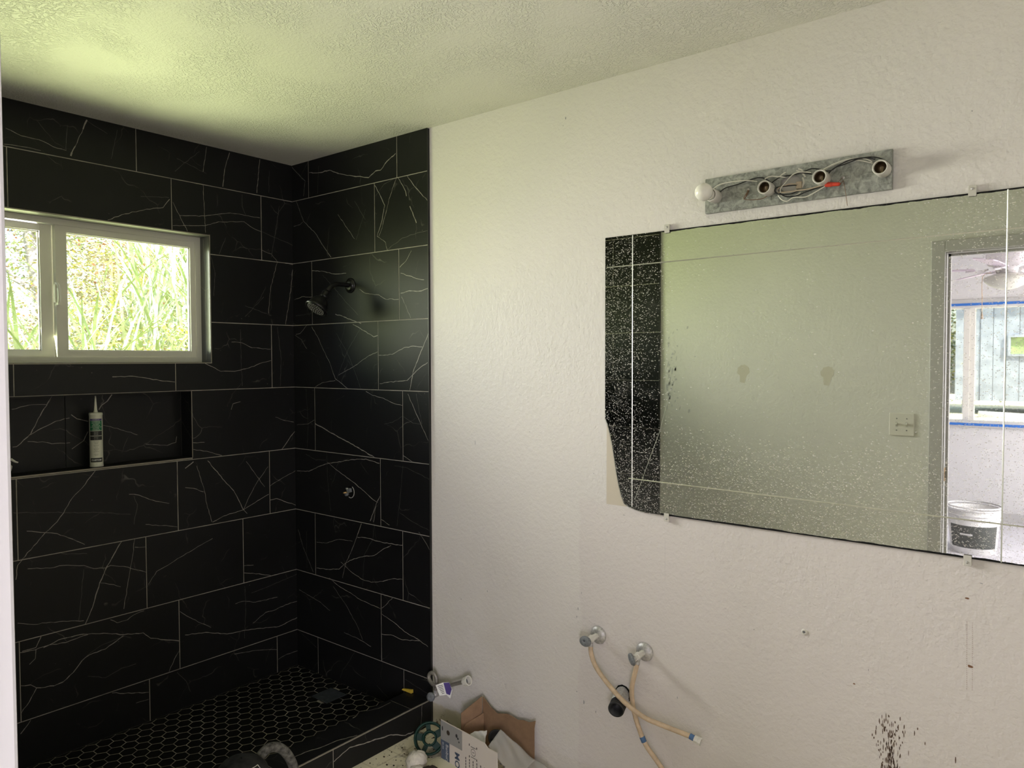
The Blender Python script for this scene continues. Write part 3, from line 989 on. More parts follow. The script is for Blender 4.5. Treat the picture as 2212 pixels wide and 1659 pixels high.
for k, (unseen, d, cx, cy, P2, whole) in enumerate(hexes):
    if k < 296 and not unseen:
        if whole and hex_me is not None:
            o = bpy.data.objects.new('hexagon_tile', hex_me); COL.objects.link(o)
            o.parent = shower_floor; o.location = (cx, cy, 0)
            continue
        mb = MB()
        if whole:
            mb.prism([(x - cx, y - cy, -0.0004) for x, y in P2], (0, 0, .0004))
            o = mb.build('hexagon_tile', M['hex'], shower_floor); o.location = (cx, cy, 0); hex_me = o.data
        else:
            mb.prism([(x, y, -0.0004) for x, y in P2], (0, 0, .0004)).build('hexagon_tile', M['hex'], shower_floor)
    else:
        rest.prism([(x, y, -0.0004) for x, y in P2], (0, 0, .0004))
rest.build('hexagon_tile_field', M['hex'], shower_floor, kind='stuff')

t = thing('drain_cover', ((DR[0] + DR[1]) / 2, (DR[2] + DR[3]) / 2, 0), 'square blue-grey steel drain plate set in the black hexagon shower floor', 'drain')
MB().box((DR[0], DR[2], 0.0003), (DR[1], DR[3], 0.0018)).build('plate', M['steel'], t, bevel=0.0006)
mb = MB()
for a, b, c, d in ((DR[0] - .003, DR[0] - .0005, DR[2] - .003, DR[3] + .003), (DR[1] + .0005, DR[1] + .003, DR[2] - .003, DR[3] + .003),
                   (DR[0], DR[1], DR[2] - .003, DR[2] - .0005), (DR[0], DR[1], DR[3] + .0005, DR[3] + .003)):
    mb.box((a, c, 0.0003), (b, d, .0012))
mb.build('frame', M['dark'], t)

# ------------------------------------------------------------------ curb
CT = 0.095
curb = structure(MB().box((CX0 + .0095, -1.987, -0.25), (0.9345, -0.0002, CT - .0010)), 'trim_3', M['grout'])
for a, b in ((-.0005, -.11), (-.1125, -.715), (-.7175, -1.32), (-1.3225, -1.986)):
    t = MB().box((CX0, a, CT - .0009), (0.931, b, CT)).build('tile', M['tile'], curb)
    s, f = vein_ribbons('T', CX0, .931, b, a, lambda u, v: (u, v, CT + .0002))
    if s.f: s.build('vein', M['vein'], t, fix=False)
for a, b in ((-.0005, -.503), (-.506, -1.108), (-1.111, -1.986)):
    t = MB().box((0.9346, a, FZ), (0.9355, b, CT - .003)).build('tile', M['tile'], curb)
    s, f = vein_ribbons('C', b, a, FZ, CT - .003, lambda u, v: (0.9358, u, v))
    if s.f: s.build('vein', M['vein'], t, fix=False)
MB().box((CX0 - .0001, -1.986, 0.0), (CX0 + .0094, -.0005, CT - .0010)).build('tile', M['tile'], curb)
MB().box((0.931, -1.986, CT - .0032), (0.9362, -.0005, CT + .0004)).build('edge_strip', M['edge'], curb)

# ------------------------------------------------------------------ shower window
y0, y1, z0, z1 = WIN
win1 = structure(MB(), 'window_1', M['white']) if False else tag(thing('window_1', (0, 0, 0), None, None), kind='structure')
mb = MB()
mb.box((-.15, y1, z0), (-.078, y1 - .024, z1)).box((-.15, y0, z0), (-.078, y0 + .024, z1))
mb.box((-.15, y0 + .0241, z1 - .024), (-.078, y1 - .0241, z1)).box((-.15, y0 + .0241, z0), (-.078, y1 - .0241, z0 + .0238))
mb.build('frame', M['white'], win1)


def sash(ya, yb, xf, st, name='sash'):
    mb = MB()
    mb.box((xf, ya, z0 + .024), (xf - .028, ya + st[0], z1 - .02)).box((xf, yb - st[1], z0 + .024), (xf - .028, yb, z1 - .02))
    mb.box((xf - .0004, ya + st[0], z0 + .024), (xf - .028, yb - st[1], z0 + .049)).box((xf - .0004, ya + st[0], z1 - .05), (xf - .028, yb - st[1], z1 - .02))
    o = mb.build(name, M['white'], win1)
    MB().box((xf - .013, ya + st[0] - .004, z0 + .045), (xf - .017, yb - st[1] + .004, z1 - .046)).build('pane', M['glass'], o)
    g = MB()
    a, b, c, d = ya + st[0], yb - st[1], z0 + .049, z1 - .05
    for p, q in (((a, c), (b, c + .004)), ((a, d - .004), (b, d)), ((a, c), (a + .004, d)), ((b - .004, c), (b, d))):
        g.box((xf - .009, p[0], p[1]), (xf - .0125, q[0], q[1]))
    g.build('gasket', M['white'], o)
    return o


s1 = sash(-1.022, y1 - .024, -.0845, (.040, .022))
sash(y0 + .024, -1.018, -.1145, (.03, .048))
mb = MB().box((-.0845, -1.032, 1.745), (-.068, -1.022, 1.815)).box((-.078, -1.026, 1.735), (-.06, -1.012, 1.80))
mb.tube([(-.083, -1.024, 1.735), (-.06, -1.021, 1.75), (-.058, -1.021, 1.78), (-.066, -1.021, 1.812), (-.083, -1.024, 1.822)], .005, 8)
mb.build('latch', M['white'], win1, bevel=.001)

# ------------------------------------------------------------------ doorway
door1 = tag(thing('door_1', (0, 0, 0), None, None), kind='structure')
mb = MB()
mb.box((DX0 - .018, -2.117, FZ), (DX0, -1.9985, DZ + .018)).box((DX1, -2.117, FZ), (DX1 + .018, -1.9985, DZ + .018))
mb.box((DX0, -2.117, DZ), (DX1, -1.9985, DZ + .018))
mb.box((DX0, -2.075, FZ), (DX0 + .011, -2.045, DZ)).box((DX0, -2.075, DZ - .011), (DX1, -2.045, DZ))
mb.build('jamb', M['casing'], door1)
for ya, yb in ((-1.9790, -1.9995), (-2.136, -2.1155)):
    for a, b, c, d in ((DX0 - .065, DX0 - .005, FZ, DZ + .06), (DX1 + .005, DX1 + .065, FZ, DZ + .06), (DX0 - .005, DX1 + .005, DZ + .005, DZ + .06)):
        MB().box((a, ya, c), (b, yb, d)).build('casing', M['casing'], door1, bevel=.003)
mb = MB().box((DX0 - .0005, -2.042, .91), (DX0 + .0016, -2.012, .975))
st = mb.build('strike_plate', M['brass'], door1)
MB().box((DX0 + .0016, -2.034, .925), (DX0 + .002, -2.020, .955)).build('strike_hole', M['dark'], st)

# ------------------------------------------------------------------ bedroom beyond the doorway
structure(MB().box((-0.6, -6.15, -0.25), (5.1, -2.115, 0.0)), 'floor_bedroom', M['bedfloor'])
structure(MB().box((-0.6, -6.15, H), (5.1, -2.115, H + .1)), 'ceiling_bedroom', M['bedwall'])
W2 = (1.35, 3.35, .905, 2.025)
mb = MB()
grid_boxes(mb, -0.6, 5.1, -0.25, H, [W2], lambda m, a, b, c, d: m.box((a, -6.12, c), (b, -6.0, d)))
wall_far = structure(mb, 'wall_far', M['bedwall'])
W3 = (-5.0, -3.2, .80, 2.05)
mb = MB()
grid_boxes(mb, -6.0, -2.115, -0.25, H, [W3], lambda m, a, b, c, d: m.box((5.0, a, c), (5.1, b, d)))
structure(mb, 'wall_side', M['bedwall'])
structure(MB().box((-0.7, -6.12, -0.25), (-0.6, -2.0, H)), 'wall_end', M['bedwall'])
structure(MB().box((-0.6, -6.0, 0.0), (5.0, -5.986, .085)), 'baseboard_far', M['casing'])

win2 = tag(thing('window_2', (0, 0, 0), None, None), kind='structure')
a, b, c, d = W2
mb = MB()
mb.box((a, -6.09, c), (a + .03, -6.02, d)).box((b - .03, -6.09, c), (b, -6.02, d)).box((a, -6.09, c), (b, -6.02, c + .03)).box((a, -6.09, d - .03), (b, -6.02, d))
mb.box((2.068, -6.08, c + .03), (2.118, -6.015, d - .03)).box((2.118, -6.09, c + .03), (2.16, -6.03, d - .03))
mb.build('frame', M['white'], win2, bevel=.002)
MB().box((a + .03, -6.052, c + .03), (2.068, -6.048, d - .03)).build('pane', M['glass'], win2)
MB().box((2.16, -6.062, c + .03), (b - .03, -6.058, d - .03)).build('pane', M['glass'], win2)
mb = MB().box((a - .06, -5.985, d), (b + .06, -6.0, d + .055)).box((a - .06, -5.965, c - .03), (b + .06, -6.0, c))
mb.build('casing', M['casing'], win2, bevel=.002)
MB().box((a - .02, -5.9835, d - .006), (b + .02, -6.001, d + .018)).build('tape', M['blue_tape'], win2)
MB().box((a - .02, -5.9635, c - .018), (b + .02, -6.001, c + .004)).build('tape', M['blue_tape'], win2)
win3 = tag(thing('window_3', (0, 0, 0), None, None), kind='structure')  # added window, never in view, put in as a light source
a, b, c, d = W3
mb = MB().box((5.02, a, c), (5.08, a + .04, d)).box((5.02, b - .04, c), (5.08, b, d)).box((5.02, a, c), (5.08, b, c + .04)).box((5.02, a, d - .04), (5.08, b, d)).box((5.02, (a + b) / 2 - .03, c), (5.08, (a + b) / 2 + .03, d))
mb.build('frame', M['white'], win3)
MB().box((5.048, a + .04, c + .04), (5.052, b - .04, d - .04)).build('pane', M['glass'], win3)

# marks on the walls
def fleck(mb, x, z, w, h, y=0.0096, rot=0.0, sides=6):
    pts = []
    for k in range(sides):
        an = 2 * pi * k / sides
        r = RND.uniform(.65, 1.2)
        px, pz = cos(an) * w * r, sin(an) * h * r
        pts.append((x + px * cos(rot) - pz * sin(rot), y, z + px * sin(rot) + pz * cos(rot)))
    mb.add(pts, [tuple(range(sides))])


mb = MB()
for k in range(210):
    x = RND.gauss(2.676, .012); z = RND.uniform(.36, .548)
    if z > .50 and RND.random() < .3: continue
    x = 2.672 + (x - 2.672) * (1.4 if z > .45 else 1.1)
    fleck(mb, x, z, RND.uniform(.0007, .0017), RND.uniform(.003, .010))
for x, z in ((2.70, .548), (2.71, .53), (2.735, .52), (2.742, .535), (2.76, .50), (2.83, .48), (2.79, .42), (2.82, .44), (2.87, .42), (2.90, .44)):
    fleck(mb, x, z, .0015, RND.uniform(.004, .011))
mb.build('scuff_marks', M['scuff'], wall_back, kind='stuff', fix=False)
mb = MB()
for x, z, w, h in ((2.849, .906, .006, .003), (2.859, .733, .007, .0035), (2.584, .612, .003, .003)):
    fleck(mb, x, z, w, h)
for x in (2.850, 2.862):
    for k in range(34):
        z = .845 - k * .0052
        fleck(mb, x + (.845 - z) * .012, z, .0004, .0020)
mb.build('rust_marks', M['rust'], wall_back, kind='stuff', fix=False)
mb = MB()
for x, z, w, h in ((1.612, 2.369, .003, .006), (1.601, 2.345, .001, .002), (2.842, 2.135, .0016, .002), (2.475, 2.146, .0015, .0012), (2.60, 2.19, .001, .001),
                   (1.18, 1.19, .0012, .010), (1.70, 1.78, .001, .002), (1.67, 1.63, .001, .0025), (1.06, 1.42, .0012, .0012), (1.45, 1.25, .001, .003),
                   (1.665, .63, .0018, .006), (1.66, .60, .002, .004), (1.68, .69, .0014, .004), (1.73, 1.12, .0016, .0014), (1.24, .61, .0015, .004), (1.10, .55, .002, .003),
                   (2.30, .70, .002, .0015), (2.5, .62, .001, .001), (2.62, .66, .0008, .004), (2.74, .97, .0012, .0012), (2.88, .95, .004, .001), (1.85, .99, .005, .0012),
                   (1.66, .33, .002, .003), (1.69, .30, .003, .008), (1.74, .28, .002, .006), (1.95, .315, .0022, .004), (2.05, .42, .0015, .004)):
    fleck(mb, x, z, w, h)
mb.build('nicks', M['scuffgrey'], wall_back, kind='stuff', fix=False)
mb = MB()
pts = [(2.004, .985), (2.003, .95), (2.005, .90), (2.004, .86), (2.005, .83)]
for k in range(30):
    fleck(mb, 2.004 + RND.uniform(-.0006, .0006), .93 - k * .0045, .0004, .0014)
mb.build('pencil_line', M['scuffgrey'], wall_back, kind='stuff', fix=False)
an = MB().lathe([(.009, 0), (.008, .003), (.0042, .0042), (.0042, .002)], (2.448, .01, .727), (0, -1, 0), 14, caps=False)
an = an.build('wall_anchor', M['nutwhite'], wall_back)
MB().cyl((2.447, .0066, .728), (2.447, .0062, .728), .0030, n=10).build('anchor_hole', M['grey_plastic'], an)
mb = MB().prism([(1.782, .0098, 1.02), (1.862, .0098, 1.02), (1.825, .0098, 1.14), (1.80, .0098, 1.27), (1.783, .0098, 1.30)], (0, -.0004, 0))
mb.build('bare_plaster_patch', simple('bare_plaster', (0.63, 0.565, 0.46), .8), wall_back)

# marks on the front wall, seen in the mirror
for (x, z) in ((1.485, 1.42), (1.95, 1.413)):
    mb = MB(); pts = []
    for k in range(16):
        an_ = pi * 1.25 * k / 15 - .125 * pi
        r = .036 * RND.uniform(.88, 1.08)
        pts.append((x + cos(an_) * r, -1.9995, z + .03 + sin(an_) * r))
    pts += [(x - .022, -1.9995, z + .005), (x - .02, -1.9995, z - .035), (x + .006, -1.9995, z - .04), (x + .02, -1.9995, z + .005)]
    mb.add(pts, [tuple(range(len(pts)))])
    mb.build('adhesive_patch', M['adhesive'], wall_front, fix=False)
mb = MB()
for k in range(46):
    x = 1.0 + abs(RND.gauss(0, .05)); z = RND.gauss(1.42, .14)
    fleck(mb, x, z, RND.uniform(.002, .008), RND.uniform(.004, .022), y=-1.9995, rot=RND.uniform(-.6, .1), sides=7)
mb.build('grey_smudges', M['smudge'], wall_front, kind='stuff', fix=False)

# ------------------------------------------------------------------ mirror
MY = 0.0030
mr = thing('wall_mirror', (2.40, .01, 1.01), 'large dusty frameless wall mirror with a broken corner and ground grooves', 'mirror')
poly = [(1.780, 1.930), (3.028, 1.930), (3.028, 1.010), (2.02, 1.010), (1.93, 1.0105), (1.90, 1.0135), (1.872, 1.021), (1.855, 1.029), (1.843, 1.055), (1.833, 1.09),
        (1.825, 1.125), (1.815, 1.18), (1.806, 1.23), (1.797, 1.265), (1.788, 1.295), (1.780, 1.313)]
MB().prism([(x, MY, z) for x, z in poly], (0, .005, 0)).build('glass', M['mirror'], mr)


def groove(p0, p1, w=.0055, h=.0011):
    a, b = V(p0[0], MY, p0[1]), V(p1[0], MY, p1[1])
    n = (b - a).normalized().cross(Vector((0, 1, 0))) * (w / 2)
    o = Vector((0, -h, 0)); e = Vector((0, .0006, 0))
    MB().add([a - n + e, a + o, a + n + e, b - n + e, b + o, b + n + e], [(0, 1, 4, 3), (1, 2, 5, 4), (0, 2, 1), (3, 4, 5)]).build('groove', M['groove'], mr)


groove((1.885, 1.024), (1.885, 1.928)); groove((2.921, 1.012), (2.921, 1.928))
groove((1.786, 1.829), (3.026, 1.833)); groove((1.872, 1.118), (3.026, 1.106))
mb = MB()
ck = [(2.016, 1.383), (2.001, 1.335), (1.986, 1.28), (1.962, 1.22), (1.935, 1.15), (1.912, 1.09), (1.896, 1.05)]
for a, b in zip(ck, ck[1:]):
    mb.add([(a[0] - .0009, MY - .0004, a[1]), (b[0] - .0009, MY - .0004, b[1]), (b[0] + .0009, MY - .0004, b[1]), (a[0] + .0009, MY - .0004, a[1])], [(0, 1, 2, 3)])
mb.build('crack', M['groove'], mr, fix=False)
bk = poly[4:]
mb = MB()
for a, b in zip(bk, bk[1:]):
    mb.add([(a[0], MY - .0003, a[1]), (b[0], MY - .0003, b[1]), (b[0] + .002, MY - .0003, b[1] + .0012), (a[0] + .002, MY - .0003, a[1] + .0012)], [(0, 1, 2, 3)])
mb.build('chipped_edge', M['groove'], mr, fix=False)
clipm = simple('clear_clip', (0.62, 0.60, 0.54), .25)
for x, z, s in ((2.012, 1.930, 1), (2.847, 1.930, 1), (2.014, 1.010, -1), (2.850, 1.010, -1)):
    mb = MB().box((x - .009, .0099, z + s * .001), (x + .009, .0, z + s * .018)).box((x - .009, .0, z - s * .009), (x + .009, -.0022, z + s * .018))
    c_ = mb.build('clip', clipm, mr, bevel=.001)
    MB().lathe([(.0035, 0), (.0032, .0012), (.001, .0018)], (x, -.0022, z + s * .0095), (0, -1, 0), 10).build('screw', M['chrome_dull'], c_)

# ------------------------------------------------------------------ shower head
t = thing('overhead_shower', (.437, 0, 1.856), 'matte black shower head on a curved arm fixed to the marble tile', 'shower head')
MB().lathe([(.034, 0), (.034, .003), (.031, .006), (.026, .0065), (.026, .009), (.020, .012), (.015, .013)], (.437, -.0003, 1.856), (0, -1, 0), 32).build('flange', M['bronze'], t)
arm = [(.437, -.005, 1.856), (.437, -.05, 1.857), (.437, -.085, 1.854), (.437, -.115, 1.836), (.437, -.135, 1.812)]
MB().tube(arm, .0105, 14, 6).build('arm', M['bronze'], t)
ax = Vector((-.03, -.60, -.80)).normalized()
ball = Vector((.437, -.135, 1.812))
b_ = MB().lathe([(.0125, -.012), (.0135, 0), (.0135, .012), (.016, .016), (.016, .022), (.012, .026)], ball, ax, 20).build('collar', M['bronze'], t)
o0 = ball + ax * .022
MB().lathe([(.011, 0), (.020, .006), (.030, .016), (.037, .028), (.042, .042), (.0445, .052), (.050, .058), (.0515, .063), (.050, .068), (.046, .069), (.044, .066), (.030, .066)], o0, ax, 36).build('bell', M['bronze'], t)
fx, fy, fz = frame(ax)
face_o = o0 + ax * .0665
fc = MB().lathe([(.0425, 0), (.0425, .0012), (.039, .002)], face_o, ax, 32).build('spray_face', M['bronze'], t)
mb = MB()
for ring, n in ((.007, 5), (.015, 10), (.023, 15), (.031, 20), (.037, 24)):
    for k in range(n):
        a = 2 * pi * k / n + ring * 40
        p = face_o + ax * .002 + (fx * cos(a) + fy * sin(a)) * ring
        mb.lathe([(.0016, 0), (.0010, .0022)], p, ax, 6)
mb.build('nozzles', M['nozzle'], fc, kind='stuff')

# shower valve rough-in
t = thing('shower_valve', (.424, 0, .914), 'uncovered shower valve stub in a round cut-out of the marble tile', 'valve')
MB().lathe([(.0265, 0), (.0265, .0006)], (.424, -.0001, .914), (0, -1, 0), 28).build('opening', M['dark'], t)
mb = MB()
arcp = [(.424 + cos(a) * .026, -.0012, .914 + sin(a) * .0275) for a in [radians(q) for q in range(-115, 62, 11)]]
mb.tube(arcp, .0016, 6, 2)
mb.build('cut_edge', M['plaster'], t)
MB().prism([(.401, -.001, .931), (.432, -.001, .931), (.436, -.001, .915), (.418, -.001, .909)], (0, -.012, .0)).build('bracket', M['grey_plastic'], t, bevel=.001)
MB().cyl((.414, -.001, .912), (.409, -.030, .911), .0042, .0036, n=12).build('stem', M['brass'], t)
MB().lathe([(.0085, 0), (.0085, .012), (.006, .014)], (.405, -.001, .902), (0, -1, 0), 14).build('port', M['grey_plastic'], t)
MB().lathe([(.003, 0), (.002, .003)], (.416, -.013, .930), (0, -1, 0), 8).build('screw', M['nutwhite'], t)

# ------------------------------------------------------------------ sealant cartridge in the niche
TX, TY, TZ = -.034, -.907, 1.0938
t = thing('sealant_tube', (TX, TY, TZ), 'white sealant cartridge with green and black label standing in the tiled niche', 'sealant tube')
MB().lathe([(.0225, 0), (.0245, .001), (.0245, .006), (.0238, .008), (.0238, .205), (.0246, .207), (.0246, .2145), (.022, .2165), (.009, .2165)], (TX, TY, TZ), (0, 0, 1), 36).build('cartridge', M['tubewhite'], t)
MB().lathe([(.0078, .2165), (.0078, .222), (.0062, .226), (.0030, .276), (.0020, .284)], (TX, TY, TZ), (0, 0, 1), 18).build('nozzle', M['tubewhite'], t)
ang0 = atan2(-2.167 - TY, 3.109 - TX)      # the label faces the room


def band(z0, z1, half, mat, name, r=.0240, n=14):
    mb = MB(); mb.smooth = True
    P = []
    for k in range(n + 1):
        a = ang0 + half * (2 * k / n - 1)
        P += [(TX + cos(a) * r, TY + sin(a) * r, TZ + z0), (TX + cos(a) * r, TY + sin(a) * r, TZ + z1)]
    mb.add(P, [(2 * k, 2 * k + 2, 2 * k + 3, 2 * k + 1) for k in range(n)])
    return mb.build(name, mat, t, fix=False)


def tube_text(mb, s, size, z, r=.02415, bold=0.0, width=None):
    vs, fs = text_mesh(s, size, 'CENTER', bold)
    if width and vs:
        w = max(v.x for v in vs) - min(v.x for v in vs)
        k = width / w if w else 1
    else:
        k = 1
    P = []
    for v in vs:
        a = ang0 + v.x * k / r
        P.append((TX + cos(a) * r, TY + sin(a) * r, TZ + z + v.y))
    mb.add(P, fs)


band(.186, .193, 1.0, M['inkpurple'], 'label_band')
g_ = band(.146, .185, 1.0, M['inkgreen'], 'label_band')
band(.126, .144, 1.0, M['ink'], 'label_band')
band(.108, .124, 1.0, M['ink'], 'label_band')
k_ = band(.020, .037, 1.0, M['ink'], 'label_band')
mb = MB()
for i, s in enumerate(('COMMERCIAL', '100% SILICONE', 'SEALANT', 'PRODUIT DE', 'CALFEUTRAGE 100%', 'SILICONE', 'COMMERCIAL')):
    tube_text(mb, s, .0052, .1795 - i * .0053)
tube_text(mb, 'CUSTOM', .0092, .0255, bold=.0003)
for z in (.138, .133, .129, .118, .112):
    tube_text(mb, 'IIIIIII IIIII IIIIIII', .0028, z)
tube_text(mb, '. COMMERCIAL .', .004, .188)
mb.build('white_lettering', M['inkwhite'], t, kind='stuff', fix=False)
mb = MB()
for i, z in enumerate((.101, .097, .093, .087, .083, .077, .073, .069, .065, .061, .051, .047)):
    tube_text(mb, 'IIIIIIIIII IIIIII IIIIIIII'[: 26 - (i % 3) * 5], .0030, z)
tube_text(mb, 'III IIII', .0026, .012)
mb.build('black_lettering', M['ink'], t, kind='stuff', fix=False)

# crumpled cloth at the far end of the niche
def crumple(mb, c, rx, ry, rz, seed, nu=22, nv=14, amp=.28):
    r = random.Random(seed)
    ph = [(r.uniform(0, 6), r.uniform(1.5, 4.5), r.uniform(1.5, 4.5), r.uniform(0, 6)) for _ in range(7)]
    base = len(mb.v); P = []
    for j in range(nv + 1):
        th = pi * j / nv
        for i in range(nu):
            a = 2 * pi * i / nu
            k = 1 + amp * sum(abs(sin(p[1] * a + p[0] + 2 * cos(p[2] * th + p[3]))) - .6 for p in ph) / 4
            z = max(-1.0, cos(th) * k)
            P.append((c[0] + rx * sin(th) * cos(a) * k, c[1] + ry * sin(th) * sin(a) * k, c[2] + rz * z))
    F = []
    for j in range(nv):
        for i in range(nu):
            l = (i + 1) % nu
            F.append((j * nu + i, j * nu + l, (j + 1) * nu + l, (j + 1) * nu + i))
    mb.add(P, F)


mb = MB(); mb.smooth = True
crumple(mb, (-.045, -1.232, 1.128), .028, .032, .034, 4)
mb.tube([(-.03, -1.205, 1.155), (-.02, -1.195, 1.146), (-.018, -1.186, 1.142)], lambda q: .005 * (1 - .5 * q), 7)
mb.build('crumpled_cloth', M['cloth'], loc=(-.045, -1.232, 1.0935), label='crumpled white cloth lying in the niche beside the door frame', category='cloth')

# yellow wedge on the curb
mb = MB().prism([(.775, -.004, .0965), (.815, -.006, .0965), (.832, -.010, .0965), (.832, -.018, .0965), (.815, -.020, .0965), (.775, -.014, .0965)], (0, 0, .0001))
mb = MB()
mb.add([(.772, -.003, .0955), (.832, -.003, .0955), (.832, -.016, .0955), (.772, -.016, .0955), (.774, -.003, .1000), (.832, -.003, .1105), (.832, -.012, .1105), (.774, -.012, .1000)],
       [(0, 3, 2, 1), (4, 5, 6, 7), (0, 1, 5, 4), (1, 2, 6, 5), (2, 3, 7, 6), (3, 0, 4, 7)])
mb.build('tile_wedge', M['yellow'], loc=(.81, -.012, .0955), label='small yellow plastic tile wedge on the curb against the tiled wall', category='wedge', bevel=.001)

# ------------------------------------------------------------------ supply valve with a hose and paper tag by the curb
VX, VZ = 1.003, .150
t = thing('supply_valve', (VX, .01, VZ), 'grey wall valve with a looped braided hose, white nut and purple tag above the curb', 'supply valve')
MB().lathe([(.0145, 0), (.0145, .002), (.008, .004), (.008, .040), (.0105, .042), (.0105, .062), (.008, .064), (.0055, .066), (.0055, .078)], (VX, .0098, VZ), (0, -1, 0), 18).build('body', M['chrome_dull'], t)
mb = MB(); mb.smooth = True
mb.lathe([(.004, 0), (.0165, .001), (.0185, .004), (.0165, .010), (.007, .0125), (.002, .0105)], (VX, -.066, VZ), (.25, -.9, .2), 20)
mb.build('handle', M['grey_plastic'], t)
MB().cyl((VX, -.043, VZ + .008), (VX, -.043, VZ + .022), .0075, n=6, smooth=False).build('outlet_nut', M['chrome_dull'], t)
hp = [(VX, -.043, VZ + .02), (1.008, -.040, .198), (1.004, -.040, .222), (.990, -.042, .236), (.974, -.046, .230), (.974, -.050, .212), (.995, -.054, .198), (1.03, -.056, .196),
      (1.07, -.056, .206), (1.12, -.054, .230), (1.165, -.051, .250)]
h_ = MB().tube(hp, .0078, 12, 5).build('hose', M['hose_grey'], t)
d_ = (Vector(hp[-1]) - Vector(hp[-2])).normalized()
MB().lathe([(.0075, 0), (.0085, .003), (.0075, .010)], V(hp[-1]) - d_ * .006, d_, 12).build('ferrule', M['chrome_dull'], h_)
mb = MB()
o_ = V(hp[-1]) + d_ * .004
mb.lathe([(.0110, 0), (.0165, .003), (.0165, .016), (.0195, .017), (.0195, .026), (.0150, .026), (.0150, .008), (.003, .008)], o_, d_, 12, smooth=False)
nut = mb.build('coupling_nut', M['nutwhite'], t)
MB().cyl(o_ + d_ * .0082, o_ + d_ * .0092, .0125, n=14).build('bore', M['grey_plastic'], nut)
mb = MB()
c0 = V(1.076, -.080, .212)
un = Vector((.50, -.75, .38)).normalized(); _h = Vector((0, 0, 1)).cross(un).normalized(); _v = _h.cross(un).normalized()
ux = (_h * cos(.30) - _v * sin(.30)).normalized(); uz = (_v * cos(.30) + _h * sin(.30)).normalized()
mb.cur = 0
def tagpt(a, b, n=0.0): return c0 + ux * a + uz * b + un * n
mb.add([tagpt(-.022, -.016), tagpt(.010, -.018), tagpt(.012, .030), tagpt(-.016, .026)], [(0, 1, 2, 3)])
mb.add([tagpt(.010, -.018), tagpt(.034, -.012, .004), tagpt(.040, .020, .006), tagpt(.024, .047, .003), tagpt(.012, .030)], [(0, 1, 2, 3, 4)])
tg = mb.build('paper_tag', M['inkwhite'], t, fix=False)
sol = tg.modifiers.new('thick', 'SOLIDIFY'); sol.thickness = .0006
mb = MB().add([tagpt(.0105, -.016, .001), tagpt(.034, -.011, .0052), tagpt(.038, .016, .0070), tagpt(.026, .035, .0045), tagpt(.0125, .026, .001)], [(0, 1, 2, 3, 4)])
mb.build('purple_print', M['inkpurple'], t, fix=False)
mb = MB()
for i in range(6):
    mb.add([tagpt(-.015 + .002 * i, -.010 + .006 * i, .0009), tagpt(.006, -.010 + .006 * i, .0009), tagpt(.006, -.008 + .006 * i, .0009), tagpt(-.015 + .002 * i, -.008 + .006 * i, .0009)], [(0, 1, 2, 3)])
mb.build('print_lines', M['ink'], t, fix=False)

# ------------------------------------------------------------------ angle stops with tan hoses
def angle_stop(x, z, hose, handle_axis, label, tail):
    t = thing('angle_stop', (x, .01, z), label, 'shutoff valve', 'capped-off basin valves under the mirror')
    MB().lathe([(.0315, 0), (.0315, .002), (.029, .006), (.021, .011), (.012, .013)], (x, .0098, z), (0, -1, 0), 28).build('escutcheon', M['chrome_dull'], t)
    MB().lathe([(.0100, 0), (.0100, .028), (.0125, .028), (.0125, .044), (.010, .045), (.010, .06)], (x, -.001, z), (0, -1, 0), 6, smooth=False).build('stem', M['nutwhite'], t)
    mb = MB(); mb.smooth = True
    c = V(x, -.068, z)
    a = V(handle_axis).normalized()
    xx, yy, zz = frame(a)
    long = (Vector((1, 0, 0)) - a * a.x).normalized() if abs(a.x) < .8 else Vector((0, 0, 1))
    base = len(mb.v); n = 18
    side = a.cross(long)
    prof = [(.3, 0), (.95, .001), (1.0, .005), (.85, .010), (.3, .012), (.12, .010)]
    for r, h in prof:
        for k in range(n):
            q = 2 * pi * k / n
            mb.v.append(tuple(c + a * h + long * cos(q) * .028 * r + side * sin(q) * .0175 * r))
    for j in range(len(prof) - 1):
        for k in range(n):
            l = (k + 1) % n
            mb.face((base + j * n + k, base + j * n + l, base + (j + 1) * n + l, base + (j + 1) * n + k))
    mb.build('handle', M['grey_plastic'], t)
    MB().cyl((x, -.055, z), c + a * .002, .007, n=12).build('spindle', M['chrome_dull'], t)
    p0 = V(hose[0])
    MB().lathe([(.0095, 0), (.0095, .010), (.0080, .011), (.0088, .014), (.0080, .017), (.0088, .020), (.0080, .024)], p0 + Vector((0, 0, .018)), (0, 0, -1), 14).build('outlet', M['chrome_dull'], t)
    hs = MB().tube(hose, .0080, 12, 6).build('hose', M['hose'], t)
    d = (V(hose[-1]) - V(hose[-2])).normalized()
    if tail:
        MB().lathe([(.0084, 0), (.0092, .001), (.0092, .014), (.0084, .015)], V(hose[-1]) - d * .014, d, 14).build('blue_sleeve', M['bluesleeve'], hs)
        nt_ = MB().lathe([(.0095, 0), (.0120, .001), (.0120, .013), (.0135, .014), (.0130, .023), (.0098, .023), (.0098, .008), (.002, .008)], V(hose[-1]) + d * .001, d, 8, smooth=False).build('coupling_nut', M['nutwhite'], t)
        MB().cyl(V(hose[-1]) + d * .0092, V(hose[-1]) + d * .0100, .0080, n=12).build('bore', M['dark'], nt_)
    else:
        q = smooth_path(hose, 6); i = int(len(q) * .60)
        d2 = (q[i + 1] - q[i]).normalized()
        MB().lathe([(.0082, 0), (.0091, .001), (.0091, .017), (.0082, .018)], q[i], d2, 14).build('blue_sleeve', M['bluesleeve'], hs)
    return t


